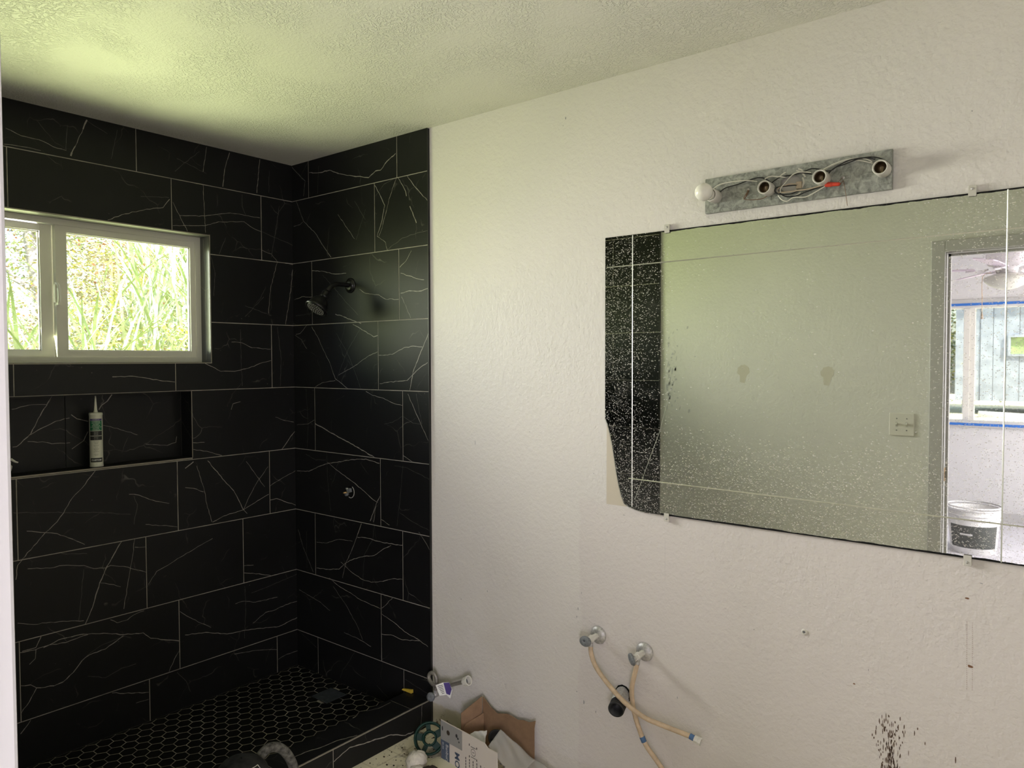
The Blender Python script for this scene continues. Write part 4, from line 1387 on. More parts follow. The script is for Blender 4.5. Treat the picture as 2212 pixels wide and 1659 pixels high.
angle_stop(1.750, .556, [(1.750, -.040, .535), (1.756, -.045, .505), (1.787, -.058, .468), (1.850, -.070, .424), (1.908, -.074, .390), (1.966, -.060, .357), (2.018, -.044, .342), (2.113, -.030, .329), (2.126, -.029, .326)],
           (-.25, -.8, .25), 'dusty shutoff valve by the plain wall, its tan hose ending in a white nut', True)
angle_stop(1.931, .541, [(1.931, -.040, .520), (1.925, -.045, .486), (1.913, -.042, .440), (1.908, -.034, .395), (1.915, -.031, .345), (1.932, -.030, .297), (1.956, -.027, .248), (1.996, -.024, .205), (2.045, -.020, .15), (2.09, -.018, .09)],
           (-.55, -.6, -.1), 'dusty shutoff valve nearer the mirror centre, its tan hose hanging to the floor', False)

# waste pipe stub
t = thing('waste_pipe', (1.850, .01, .372), 'black and grey waste pipe stub poking out of the wall under the valves', 'pipe')
MB().lathe([(.029, 0), (.031, .001), (.026, .0022)], (1.850, .0098, .376), (0, -1, 0), 11, smooth=False).build('ragged_hole', M['dark'], t)
d_ = Vector((.02, -.82, -.28)).normalized()
mb = MB().tube([(1.848, .009, .377), (1.854, -.010, .375), (1.859, -.024, .372)], .0245, 20, 3, caps=False)
mb.build('stub', M['chrome_dull'], t)
o_ = V(1.858, -.022, .372); d_ = Vector((.30, -1.0, -.14)).normalized()
MB().lathe([(.0255, -.004), (.0285, -.002), (.0292, .008), (.0285, .026), (.0262, .030)], o_, d_, 10, smooth=False).build('slip_nut', M['chrome_dull'], t)
pp = MB().lathe([(.0255, .028), (.0258, .030), (.0258, .052), (.0270, .054), (.0270, .064), (.0262, .066), (.0210, .066), (.0205, .036), (.003, .030)], o_, d_, 28, caps=False).build('threaded_end', M['rubber'], t)
mb = MB()
for h in (.033, .038, .043, .048):
    mb.lathe([(.0258, h), (.0270, h + .0012), (.0258, h + .0024)], o_, d_, 24, caps=False)
mb.build('thread', M['rubber'], pp)

# ------------------------------------------------------------------ stripped vanity light bar
t = thing('light_bar', (2.404, .01, 1.965), 'galvanised vanity light backplate with bare sockets and loose wires above the mirror', 'light fixture')
LX0, LX1, LZ0, LZ1, LY = 2.143, 2.665, 1.965, 2.070, -.005
hc, hr, n = (2.402, 2.018), .030, 32
mb = MB()
bx0, bx1 = hc[0] - .045, hc[0] + .045
for a, b in ((LX0, bx0), (bx1, LX1)):
    mb.add([(a, LY, LZ0), (b, LY, LZ0), (b, LY, LZ1), (a, LY, LZ1)], [(0, 1, 2, 3)])
ci, co = [], []
corner = sorted([2 * pi * k / 28 for k in range(28)] + [atan2(q1, q0) % (2 * pi) for q0 in (-.045, .045) for q1 in (LZ1 - hc[1], LZ0 - hc[1])])
for k in range(n):
    a = corner[k]
    ci.append((hc[0] + cos(a) * hr, LY, hc[1] + sin(a) * hr * .80))
    s = 1 / max(abs(cos(a)) / .045, (sin(a) / (LZ1 - hc[1]) if sin(a) > 0 else -sin(a) / (hc[1] - LZ0)))
    co.append((hc[0] + cos(a) * s, LY, hc[1] + sin(a) * s))
mb.add(ci + co, [(k, (k + 1) % n, n + (k + 1) % n, n + k) for k in range(n)])
for z in (LZ0, LZ1):
    mb.add([(LX0, LY, z), (LX1, LY, z), (LX1, .0098, z), (LX0, .0098, z)], [(0, 1, 2, 3)])
for x in (LX0, LX1):
    mb.add([(x, LY, LZ0), (x, LY, LZ1), (x, .0098, LZ1), (x, .0098, LZ0)], [(0, 1, 2, 3)])
pl = mb.build('backplate', M['galv'], t)
MB().box((hc[0] - .04, .0090, hc[1] - .036), (hc[0] + .04, .0099, hc[1] + .036)).build('box_opening', simple('pale_box', (.80, .78, .70), .7), pl)
for r, a0, a1 in ((.043, 20, 70), (.043, 110, 150), (.036, -30, 25), (.042, 200, 250), (.043, -75, -50), (.050, 48, 66)):
    P = []
    mb = MB()
    for k in range(9):
        a = radians(a0 + (a1 - a0) * k / 8)
        for q in (-.0022, .0022):
            P.append((hc[0] + cos(a) * (r + q), LY - .0003, hc[1] + sin(a) * (r + q) * .86))
    mb.add(P, [(2 * k, 2 * k + 2, 2 * k + 3, 2 * k + 1) for k in range(8)])
    mb.build('slot', M['white_wire'], pl, fix=False)
SOCK = [(2.178, 2.011), (2.340, 2.010), (2.493, 2.016), (2.645, 2.017)]
for i, (x, z) in enumerate(SOCK):
    sk = MB().lathe([(.0190, 0), (.0198, .003), (.0198, .040), (.0186, .0435), (.0162, .0435), (.0154, .040), (.0154, .012)], (x, LY - .0002, z), (0, -1, 0), 28, caps=False).build('socket', M['porcelain'], t)
    mb = MB()
    mb.lathe([(.0153, .038), (.0141, .036), (.0153, .033), (.0141, .030), (.0153, .027), (.0141, .023), (.0148, .012), (.002, .011)], (x, LY, z), (0, -1, 0), 22, caps=False)
    mb.obox((x, LY - .014, z - .001), (.0022, 0, 0), (0, .004, 0), (0, 0, .0075))
    mb.build('screw_shell', M['socket_in'], sk)
    MB().box((x - .006, LY - .002, z - .030), (x + .006, LY - .0002, z - .0165)).build('tab', M['galv'], sk)
for x, z in ((2.2785, 2.0185), (2.5438, 2.0134)):
    MB().lathe([(.0052, 0), (.0048, .0022), (.002, .0032)], (x, LY - .0002, z), (0, -1, 0), 14).build('screw', M['chrome_dull'], t)
WM = {'k': M['black_wire'], 'w': M['white_wire'], 'c': M['copper'], 't': M['tan_wire']}
for i, (c, pts) in enumerate(WIRES):
    d0 = -.010 - .0026 * (i % 4)
    P = []
    for k, (x, z) in enumerate(pts):
        e = min(k, len(pts) - 1 - k)
        P.append((x / 1000, d0 - (.003 if e else 0), z / 1000))
    MB().tube(P, {'c': .0010, 't': .0019}.get(c, .0017), 7, 5).build('wire', WM[c], t)
cn = MB().lathe([(.0058, 0), (.0066, .003), (.0066, .017), (.0056, .019), (.0050, .036), (.0035, .039)], (2.500, -.017, 1.9985), (.98, 0, -.10), 12, smooth=False).build('wire_connector', M['red'], t)
MB().tube([(2.5438, -.009, 2.0125), (2.536, -.011, 2.006), (2.531, -.010, 1.999), (2.538, -.010, 1.996), (2.545, -.010, 2.004), (2.5475, -.011, 1.995), (2.552, -.012, 1.970), (2.5555, -.012, 1.945), (2.557, -.012, 1.934)], .0007, 6, 5).build('ground_wire', M['copper'], t)
MB().tube([(2.2785, -.009, 2.018), (2.276, -.012, 2.004), (2.269, -.011, 1.992), (2.279, -.011, 2.006), (2.2815, -.010, 2.014)], .0009, 6, 4).build('wire', M['copper'], t)
MB().obox((2.426, -.006, 2.010), (.008, 0, 0), (0, .006, 0), (0, 0, .010)).build('taped_splice', M['tan_wire'], t, bevel=.002)

t = thing('light_bulb', (2.178, -.050, 2.011), 'white globe bulb in the end socket of the bare light bar', 'light bulb')
prof = [(.0135, .0), (.0135, .010), (.014, .016)] + [(.0265 * sin(a), .046 - .0265 * cos(a)) for a in [radians(q) for q in (38, 50, 65, 80, 90, 105, 120, 135, 150, 165, 176)]]
MB().lathe(prof, (2.176, -.044, 2.012), (0, -1, 0), 28).build('globe', M['bulb'], t)
MB().lathe([(.0145, 0), (.0150, .001), (.0150, .009), (.0142, .010)], (2.177, -.0435, 2.011), (0, -1, 0), 24).build('collar', M['porcelain'], t)

# ------------------------------------------------------------------ double switch by the doorway (seen in the mirror)
t = thing('light_switch', (2.314, -2.0, 1.183), 'white double light switch plate beside the doorway, seen in the mirror', 'light switch')
MB().box((2.256, -1.9998, 1.125), (2.372, -1.994, 1.241)).build('plate', M['nutwhite'], t, bevel=.003)
for x in (2.291, 2.337):
    g = MB().box((x - .005, -1.9941, 1.171), (x + .005, -1.9935, 1.195)).build('slot', M['plaster'], t)
    MB().obox((x, -1.990, 1.185), (.0035, 0, 0), (0, .006, .003), (0, -.002, .005)).build('toggle', M['tubewhite'], g)
    for z in (1.153, 1.213):
        MB().lathe([(.0032, 0), (.0028, .0012)], (x, -1.9941, z), (0, 1, 0), 10).build('screw', M['grey_plastic'], t)

# ------------------------------------------------------------------ torn carton and its contents
FL, FR, BL, BR = V(1.147, -.160, FZ), V(1.459, -.196, FZ), V(1.243, -.022, FZ), V(1.494, -.022, FZ)
t = thing('cardboard_box', (1.33, -.10, FZ), 'torn open brown carton with a printed white front, on the floor by the wall', 'box')


def panel(name, pts, mat, parent=t, th=.003, n=None):
    a, b, c = V(pts[0]), V(pts[1]), V(pts[2])
    nn = (b - a).cross(c - a).normalized() * th
    if nn.dot(V(1.33, -.09, a.z) - a) < 0: nn = -nn
    return MB().prism(pts, nn).build(name, mat, parent)


up = Vector((0, 0, 1))
FT = .149
fu = (FR - FL).normalized(); fn = fu.cross(up).normalized()
if fn.y > 0: fn = -fn
fw = (FR - FL).length
fp = panel('front_panel', [FL, FR, FR + up * (FT - .012), FL + fu * fw * .84 + up * (FT - .012), FL + fu * fw * .79 + up * (FT - .001), FL + fu * fw * .5 + up * FT, FL + up * FT], M['cardwhite'])
def fpt(u, v, n=.0006): return FL + fu * (u * fw) + up * (FT - v) + fn * n
mb = MB().add([fpt(.0, .002), fpt(.40, .002), fpt(.40, .075), fpt(.0, .075)], [(0, 1, 2, 3)]); mb.build('grey_print', M['cardgrey'], fp, fix=False)
mb = MB().add([fpt(.0, .075), fpt(.165, .075), fpt(.165, .17), fpt(.0, .17)], [(0, 1, 2, 3)]); mb.build('slate_print', M['cardblue'], fp, fix=False)
def disc(mb, u, v, ru, rv, n=.0012, k=16):
    mb.add([fpt(u + cos(2 * pi * i / k) * ru, v + sin(2 * pi * i / k) * rv, n) for i in range(k)], [tuple(range(k))])
mb = MB(); disc(mb, .145, .036, .03, .0095); mb.build('knob_print', M['debris'], fp, fix=False)
for q_ in ((.30, .030, .018, .007), (.325, .038, .014, .0045), (.345, .049, .010, .0035), (.035, .030, .012, .009)):
    mb = MB(); disc(mb, *q_); mb.build('tap_print', M['ink'], fp, fix=False)
def front_text(mb, s, size, u, v, bold=0.0):
    vs, fs = text_mesh(s, size, 'LEFT', bold)
    mb.add([fpt(u + p.y / fw, v + p.x, .0012) for p in vs], fs)
mb = MB(); front_text(mb, 'MOEN', .038, .27, .092, .0008); mb.build('lettering', M['cardblue'], fp, fix=False)
mb = MB(); front_text(mb, 'Banbury', .021, .10, .084); front_text(mb, 'IIII IIIII', .011, .035, .082); mb.build('lettering', M['inkwhite'], fp, fix=False)
mb = MB()
for k in range(24):
    a0, a1 = 2 * pi * k / 24, 2 * pi * (k + 1) / 24
    mb.add([fpt(.60 + cos(a) * r * .95 / fw * .28 / .28, .058 + sin(a) * r, .0012) for r, a in ((.012, a0), (.0135, a0), (.0135, a1), (.012, a1))], [(0, 1, 2, 3)])
for u, v, du, dv in ((.60, .058, .018, .0009), (.60, .040, .045, .0009), (.53, .036, .006, .004), (.66, .036, .006, .004), (.60, .078, .045, .0009), (.53, .080, .006, .004), (.66, .080, .006, .004)):
    mb.add([fpt(u - du, v - dv, .0012), fpt(u + du, v - dv, .0012), fpt(u + du, v + dv, .0012), fpt(u - du, v + dv, .0012)], [(0, 1, 2, 3)])
for i in range(6):
    u = .46 + i * .065
    for k in range(7):
        mb.add([fpt(u, .090 + k * .011, .0012), fpt(u + .012, .090 + k * .011, .0012), fpt(u + .012, .0985 + k * .011, .0012), fpt(u, .0985 + k * .011, .0012)], [(0, 1, 2, 3)])
mb.build('diagram_print', M['ink'], fp, fix=False)
bw = (BR - BL)
top = [((x_ - 1.243) / .251, z_ - FZ) for x_, z_ in ((1.494, .156), (1.500, .187), (1.483, .178), (1.470, .172), (1.445, .172), (1.416, .165), (1.387, .171), (1.368, .173), (1.341, .166), (1.315, .159), (1.281, .175), (1.257, .195), (1.243, .205))]
panel('back_panel', [BL, BR] + [BL + bw * u + up * z for u, z in top], M['card'])
panel('side_panel', [FL, BL, BL + up * .075, BL.lerp(FL, .6) + up * .080, FL + up * .060], M['card'])
panel('side_panel', [FR, BR, BR + up * .050, FR + up * .050], M['card'])
# side flaps standing up at the back corner
lf = (BL - FL)
panel('flap', [V(1.240, -.026, .05), V(1.240, -.026, .206), V(1.197, -.100, .154), V(1.197, -.100, .05)], M['card'], th=.0025)
panel('flap', [V(1.250, -.027, .02), V(1.250, -.027, .144), V(1.211, -.086, .112), V(1.207, -.096, .098), V(1.213, -.086, .02)], M['card'], th=.0025)


def sheet(name, pts, nu, nv, mat, seed, amp, label, cat, loc, group=None):
    """draped bilinear sheet through 4 corners with folds"""
    r = random.Random(seed)
    ph = [(r.uniform(3, 9), r.uniform(3, 9), r.uniform(0, 6)) for _ in range(5)]
    a, b, c, d = [V(p) for p in pts]
    mb = MB(); mb.smooth = True; P = []
    nn = (b - a).cross(d - a).normalized()
    for j in range(nv + 1):
        for i in range(nu + 1):
            u, v = i / nu, j / nv
            p = (a * (1 - u) + b * u) * (1 - v) + (d * (1 - u) + c * u) * v
            w = sum(abs(sin(q[0] * u + q[1] * v + q[2])) - .6 for q in ph) / 3
            P.append(p + nn * amp * w)
    mb.add(P, [(j * (nu + 1) + i, j * (nu + 1) + i + 1, (j + 1) * (nu + 1) + i + 1, (j + 1) * (nu + 1) + i) for j in range(nv) for i in range(nu)])
    o = mb.build(name, mat, loc=loc, label=label, category=cat, group=group, fix=False)
    md = o.modifiers.new('thick', 'SOLIDIFY'); md.thickness = .0008
    return o


b1 = sheet('plastic_bag', [(1.395, -.170, .118), (1.530, -.185, .045), (1.520, -.055, .060), (1.392, -.095, .150)], 24, 18, M['film'], 3, .006,
           'clear plastic bag with dark printing spilling out of the carton', 'plastic bag', (1.45, -.10, .1))
mb = MB()
aa, bb = V(1.405, -.182, .108), V(1.515, -.192, .048)
ee = (bb - aa).normalized(); uu = Vector((.1, .55, .65)).normalized()
for k in range(7):
    q = aa + ee * (k * .016) + uu * (.004 * (k % 3)) + V(0, -.004, .004)
    mb.add([q, q + ee * .010 + uu * .004, q + ee * .011 + uu * .007, q + ee * .001 + uu * .0035], [(0, 1, 2, 3)])
mb.build('bag_print', M['ink'], b1, kind='stuff', fix=False)
sheet('plastic_sheet', [(1.50, -.13, .045), (1.80, -.16, -.005), (1.74, -.03, -.002), (1.50, -.045, .060)], 20, 14, M['film'], 9, .010,
      'crumpled clear plastic sheet trailing along the floor beside the carton', 'plastic sheet', (1.62, -.09, FZ))
sheet('packing_paper', [(1.262, -.145, .098), (1.345, -.135, .072), (1.325, -.095, .124), (1.285, -.120, .118)], 14, 12, M['cloth'], 12, .009,
      'white packing foam peeking over the printed carton front', 'packing foam', (1.29, -.1, .12))
t = thing('rubber_cup', (1.395, -.085, .09), 'black rubber cup lying inside the torn carton', 'cup')
d_ = Vector((.45, -.35, .55)).normalized()
MB().lathe([(.012, 0), (.020, .006), (.026, .030), (.030, .034), (.030, .040), (.026, .040), (.022, .012), (.004, .010)], V(1.335, -.060, .072), d_, 24, caps=False).build('cup_body', M['rubber'], t)
MB().lathe([(.0302, .034), (.032, .037), (.0302, .040)], V(1.335, -.060, .072), d_, 24, caps=False).build('cup_rim', M['rubber'], t)

# green plastic ring leaning on the floor
gc = V(1.092, -.166, .0475); gd = Vector((.52, -.66, .50)).normalized()
t = thing('green_spool_ring', (gc.x, gc.y, FZ), 'dark green plastic spool ring with spokes leaning between curb and carton', 'spool')
MB().lathe([(.0575, -.022), (.0600, -.020), (.0605, .012), (.0590, .014), (.0540, .014), (.0515, .010), (.0500, -.020), (.0530, -.022)], gc, gd, 40, caps=False).build('rim', M['green'], t)
MB().lathe([(.0195, -.016), (.0280, -.016), (.0285, .012), (.0250, .016), (.0215, .014), (.0195, -.016)], gc, gd, 28, caps=False).build('hub', M['green'], t)
gx, gy, gz = frame(gd)
for k in range(5):
    a = 2 * pi * k / 5 + .5
    r_ = gx * cos(a) + gy * sin(a); s_ = gz.cross(r_)
    MB().obox(gc + r_ * .040 - gz * .003, r_ * .0155, s_ * (.0085 if k % 2 else .013), gz * .0025).build('spoke', M['green'], t)

mb = MB(); mb.smooth = True
crumple(mb, (1.128, -.272, .018), .036, .042, .034, 21, 26, 16, .22)
crumple(mb, (1.165, -.305, .004), .030, .030, .02, 22, 20, 12, .25)
mb.build('crumpled_rag', M['rubble'], loc=(1.128, -.272, FZ), label='crumpled chalky white rag on the dirty floor in front of the green ring', category='rag')
mb = MB(); mb.smooth = True
crumple(mb, (1.205, -.290, .004), .030, .045, .020, 31, 22, 12, .35)
mb.build('rubber_scrap', M['debris'], loc=(1.205, -.31, FZ), label='dark brown curled rubber scrap on the floor beside the white rag', category='scrap')
mb = MB()
for k in range(60):
    x = RND.uniform(.955, 1.13); y = RND.uniform(-.62, -.03); s = RND.uniform(.001, .0035)
    mb.obox((x, y, FZ + s * .4), (s, 0, 0), (0, s * RND.uniform(.4, 1), 0), (0, 0, s * .4))
mb.build('floor_crumbs', M['debris'], kind='stuff', label='dark crumbs of debris scattered on the yellow floor', category='debris', fix=False)

# dusty tool with an arched handle standing in front of the curb
tx, ty = 1.218, -1.040
t = thing('utility_pump', (tx, ty, FZ), 'dusty black canister tool with an arched grey carrying handle beside the curb', 'power tool')
mb = MB(); mb.smooth = True
mb.lathe([(.085, 0), (.09, .01), (.09, .10), (.082, .12), (.082, .30), (.080, .338), (.070, .368), (.052, .388), (.03, .398), (.002, .400)], (tx, ty, FZ), (0, 0, 1), 36, caps=False)
mb.build('housing', M['dusty_black'], t)
hd = Vector((.12, .98, 0)).normalized()
hb = V(tx - .005, ty + .055, FZ + .338)
pts = [hb, hb + V(-.008, .012, .030), hb + V(-.004, .036, .048), hb + V(.002, .068, .040), hb + V(.008, .096, .006), hb + V(.012, .116, -.050), hb + V(.013, .120, -.12), hb + V(.010, .085, -.20), hb + V(.0, .02, -.24)]
mb = MB().tube(pts, .0142, 12, 6); mb.build('handle', M['dusty_grey'], t)
MB().lathe([(.018, 0), (.020, .006), (.018, .024), (.010, .028)], hb + V(.012, -.012, -.010), (.5, .5, .7), 16).build('handle_boss', M['rubber'], t)
mb = MB()
for k in range(15):
    pass
pa = []
for k in range(11):
    a = radians(-72 + k * 9.5)
    pa.append(V(tx + cos(a) * .053, ty + sin(a) * .053, FZ + .3885))
lo = [p + V(0, 0, -.0115) + (p - V(tx, ty, p.z)).normalized() * .0115 for p in pa]
mb.tube(pa, .0011, 5, 2); mb.tube(lo, .0011, 5, 2); mb.tube([pa[0], lo[0]], .0011, 5, 1); mb.tube([pa[-1], lo[-1]], .0011, 5, 1)
mb.build('label_outline', M['plaster'], t)

# ------------------------------------------------------------------ bedroom things seen in the mirror
bx, by = 2.335, -4.62
t = thing('bucket', (bx, by, 0), 'white plastic bucket with a black label on the bedroom floor, seen in the mirror', 'bucket')
MB().lathe([(.150, 0), (.155, .004), (.182, .345), (.176, .345), (.150, .012), (.002, .010)], (bx, by, 0), (0, 0, 1), 40, caps=False).build('body', M['bucket'], t)
mb = MB()
for z, r in ((.365, .188), (.345, .186), (.305, .183), (.275, .181)):
    mb.lathe([(r - .006, z - .008), (r + .003, z - .007), (r + .003, z + .003), (r - .006, z + .004)], (bx, by, 0), (0, 0, 1), 40, caps=False)
mb.build('rim', M['bucket'], t)
an = atan2(2.17 - by, 3.1 - bx)
mb = MB(); P = []; mb.smooth = True
for k in range(25):
    a = an + radians(-62 + 124 * k / 24)
    for z in (.05, .225):
        r = .1535 + .027 * z / .345 + .0035
        P.append((bx + cos(a) * r, by + sin(a) * r, z))
mb.add(P, [(2 * k, 2 * k + 2, 2 * k + 3, 2 * k + 1) for k in range(24)])
lb = mb.build('label', M['bucketlabel'], t, fix=False)
mb = MB(); P = []
for k in range(9):
    a = an + radians(2 + 30 * k / 8)
    for z in (.150, .163):
        r = .1535 + .027 * z / .345 + .0050
        P.append((bx + cos(a) * r, by + sin(a) * r, z))
mb.add(P, [(2 * k, 2 * k + 2, 2 * k + 3, 2 * k + 1) for k in range(8)])
mb.build('label_bar', M['bucket'], lb, fix=False)
MB().tube([(bx + .188 * cos(an + 1.5 + k * .29), by + .188 * sin(an + 1.5 + k * .29), .30 - .17 * sin(pi * k / 11)) for k in range(12)], .003, 6, 2).build('bail', M['chrome_dull'], t)

fx_, fy_ = 2.585, -3.90
t = thing('ceiling_fan', (fx_, fy_, H), 'white ceiling fan with a frosted light bowl in the bedroom, seen in the mirror', 'ceiling fan')
MB().lathe([(.07, 0), (.065, -.03), (.02, -.05), (.014, -.06), (.014, -.22)], (fx_, fy_, H - .0005), (0, 0, 1), 28).build('canopy', M['fanwhite'], t)
MB().lathe([(.03, -.20), (.11, -.215), (.125, -.235), (.125, -.285), (.11, -.31), (.07, -.325), (.06, -.37), (.03, -.375)], (fx_, fy_, H), (0, 0, 1), 36).build('motor', M['fanwhite'], t)
MB().lathe([(.055, -.365), (.10, -.378), (.13, -.390), (.138, -.402), (.130, -.420), (.10, -.448), (.06, -.468), (.02, -.477), (.004, -.478)], (fx_, fy_, H), (0, 0, 1), 36).build('light_bowl', M['fanbowl'], t)
for k in range(5):
    a = radians(168 + 72 * k)
    r_ = V(cos(a), sin(a), 0); s_ = V(-sin(a), cos(a), 0)
    zb = H - .335
    br_ = MB().tube([V(fx_, fy_, zb) + r_ * .11, V(fx_, fy_, zb - .012) + r_ * .15 + s_ * .025, V(fx_, fy_, zb - .012) + r_ * .21 + s_ * .03, V(fx_, fy_, zb - .01) + r_ * .235,
                     V(fx_, fy_, zb - .012) + r_ * .21 - s_ * .03, V(fx_, fy_, zb - .012) + r_ * .15 - s_ * .025, V(fx_, fy_, zb) + r_ * .11], .007, 7, 4)
    pts = []
    for q, w in ((.19, .048), (.24, .058), (.60, .068), (.655, .055), (.67, .02)):
        pts.append((q, w))
    poly_ = [V(fx_, fy_, zb) + r_ * q + s_ * w + V(0, 0, w * .18) for q, w in pts] + [V(fx_, fy_, zb) + r_ * q - s_ * w - V(0, 0, w * .18) for q, w in reversed(pts)]
    bl = MB().prism(poly_, (0, 0, .006)).build('blade', M['fanblade'], t)
    br_.build('blade_bracket', M['fanwhite'], bl)
px_, py_ = fx_ - .135, fy_ + .05
ch = MB().tube([(px_ + .05, py_, H - .36), (px_, py_, H - .385), (px_, py_, H - .55), (px_, py_, H - .63)], .0018, 6, 3).build('pull_chain', M['brass'], t)
MB().lathe([(.002, 0), (.005, .004), (.003, .010), (.006, .016), (.009, .045), (.003, .048)], (px_, py_, H - .628), (0, 0, -1), 12).build('pull_knob', M['tan_wire'], ch)

# ------------------------------------------------------------------ outdoors
# green bank behind the shower window
mb = MB(); P = []; nx, ny = 26, 26
def bank_z(x, y):
    d = max(0.0, -x - 1.6)
    return -.45 + min(1.75, d * .62) + .10 * sin(x * 1.7 + y) + .08 * sin(y * 2.3)
for j in range(ny + 1):
    for i in range(nx + 1):
        x = -.15 - 15 * i / nx; y = -6 + 18 * j / ny
        P.append((x, y, bank_z(x, y) if i else -.45))
mb.smooth = True
mb.add(P, [(j * (nx + 1) + i, j * (nx + 1) + i + 1, (j + 1) * (nx + 1) + i + 1, (j + 1) * (nx + 1) + i) for j in range(ny) for i in range(nx)])
structure(mb, 'ground', M['soil'])


def blade_strip(mb, root, az, length, lean, width, segs=5, droop=1.0):
    d = V(cos(az), sin(az), 0); s = V(-sin(az), cos(az), 0)
    base = len(mb.v); p = V(root); ang = lean
    for k in range(segs + 1):
        q = k / segs
        w = width * (1 - q) ** .6 * (.6 + .8 * min(1, q * 4)) if k < segs else .0008
        mb.v.append(tuple(p - s * w / 2)); mb.v.append(tuple(p + s * w / 2 + V(0, 0, .0))) 
        ang += droop * .9 / segs * (.4 + q)
        p = p + (d * sin(ang) + V(0, 0, cos(ang))) * (length / segs)
    for k in range(segs):
        mb.face((base + 2 * k, base + 2 * k + 1, base + 2 * k + 3, base + 2 * k + 2))


def cane_clump(x, y, n, h, seed, mats, label, spread=.35):
    r = random.Random(seed)
    z = bank_z(x, y) - .05
    t = thing('cane_grass', (x, y, z), label, 'grass', 'tall cane grasses on the bank')
    mb = MB()
    st = MB()
    for k in range(n):
        a = r.uniform(0, 2 * pi); q = spread * sqrt(r.random())
        bx_, by_ = x + cos(a) * q, y + sin(a) * q
        hh = h * r.uniform(.6, 1.0); tilt = r.uniform(0, .22)
        tip = V(bx_ + cos(a) * tilt * hh, by_ + sin(a) * tilt * hh, z + hh * .8)
        if k % 3 == 0:
            st.tube([(bx_, by_, z), (V(bx_, by_, z) + tip) / 2 + V(.02, .0, 0), tip], .007, 5, 2)
        for m in range(5):
            f = r.uniform(.3, 1.0)
            pt = V(bx_, by_, z).lerp(tip, f)
            mb.cur = r.choice((0, 0, 1))
            blade_strip(mb, pt, r.uniform(0, 2 * pi), r.uniform(.55, 1.15), r.uniform(.15, .75), r.uniform(.014, .027), 6, r.uniform(.5, 1.6))
    mb.build('blades', mats, t, fix=False)
    st.build('stalks', M['leafpale'], t)
    return t


def leafy(name, c, rad, n, size, seed, mats, label, cat, group, trunk=None, weights=(5, 2, 1)):
    r = random.Random(seed)
    t = thing(name, (c[0], c[1], trunk[0][2] if trunk else c[2] - rad[2]), label, cat, group)
    mb = MB()
    hubs = [(V(c) + V(r.gauss(0, .5) * rad[0], r.gauss(0, .5) * rad[1], r.gauss(0, .5) * rad[2]), r.uniform(.18, .42)) for _ in range(26)]
    pool = [i for i, w in enumerate(weights[:len(mats)]) for _ in range(w)]
    for k in range(n):
        h, s = r.choice(hubs)
        p = h + V(r.gauss(0, 1) * rad[0], r.gauss(0, 1) * rad[1], r.gauss(0, 1) * rad[2]) * s
        az, el = r.uniform(0, 2 * pi), r.uniform(-.9, .7)
        d = V(cos(az) * cos(el), sin(az) * cos(el), sin(el)); sd = d.cross(V(r.uniform(-1, 1), r.uniform(-1, 1), 1)).normalized()
        L = size * r.uniform(.6, 1.3); w = L * .28
        mb.cur = r.choice(pool)
        mb.add([p, p + d * L * .5 + sd * w, p + d * L, p + d * L * .5 - sd * w], [(0, 1, 2, 3)])
    mb.build('foliage', mats, t, fix=False)
    if trunk:
        tb = MB().tube(trunk[:-1], lambda q: trunk[-1] * (1 - .35 * q), 12, 4)
        tb.build('trunk', M['bark'], t)
        bb = MB()
        for k in range(9):
            p = smooth_path(trunk[:-1], 4); i = r.randrange(len(p) // 2, len(p))
            e = p[i] + V(r.uniform(-1, 1) * rad[0], r.uniform(-1, 1) * rad[1], r.uniform(.2, .9) * rad[2])
            bb.tube([p[i], p[i].lerp(e, .5) + V(0, 0, .1), e], lambda q: trunk[-1] * .32 * (1 - .8 * q), 6, 3)
        bb.build('branches', M['bark'], t)
    else:
        bb = MB()
        for k in range(9):
            e = V(c) + V(r.uniform(-.8, .8) * rad[0], r.uniform(-.8, .8) * rad[1], r.uniform(0, .8) * rad[2])
            b0 = V(c[0], c[1], c[2] - rad[2])
            bb.tube([b0, b0.lerp(e, .5) + V(0, 0, .08), e], lambda q: .012 * (1 - .7 * q), 5, 3)
        bb.build('stems', M['bark'], t)
    return t


G = 'plants on the bank'
cane_clump(-3.2, 1.12, 60, 2.6, 1, [M['leafpale'], M['leafgreen']], 'tall pale cane grass fanning out in the middle of the shower window')
cane_clump(-3.0, 1.75, 46, 2.4, 2, [M['leafgreen'], M['leafpale']], 'upright green cane grass at the latch-free end of the shower window', .28)
cane_clump(-4.4, 1.55, 40, 2.7, 3, [M['leafgreen'], M['leafyellow']], 'yellow-green cane grass standing behind the pale clump')
cane_clump(-2.7, -.15, 46, 1.75, 4, [M['leafgreen'], M['leafpale']], 'low green grass tuft behind the narrow window pane', .3)
leafy('fern_bush', (-3.4, .62, 1.45), (.55, .45, .40), 6500, .038, 5, [M['leafyellow'], M['leafpale'], M['leafgreen']], 'low sunlit yellow fern bush under the cane grass', 'bush', G, weights=(4, 3, 2))
leafy('fern_bush', (-3.5, 1.65, 1.30), (.5, .5, .35), 5200, .036, 6, [M['leafyellow'], M['leafgreen'], M['leafpale']], 'rounded yellow-green bush at the foot of the upright cane grass', 'bush', G, weights=(3, 3, 3))
leafy('thicket', (-6.6, 2.2, 2.1), (1.0, 1.0, .9), 15000, .052, 7, [M['leafolive'], M['leafpale'], M['leafyellow'], M['leafred']], 'olive and rust coloured thicket behind the cane grass', 'bush', G, weights=(6, 3, 2, 1))
leafy('thicket', (-6.2, 3.6, 2.2), (1.0, 1.0, .9), 12000, .052, 8, [M['leafgreen'], M['leafyellow'], M['leafolive']], 'green thicket seen past the shower window edge', 'bush', G, weights=(4, 3, 2))
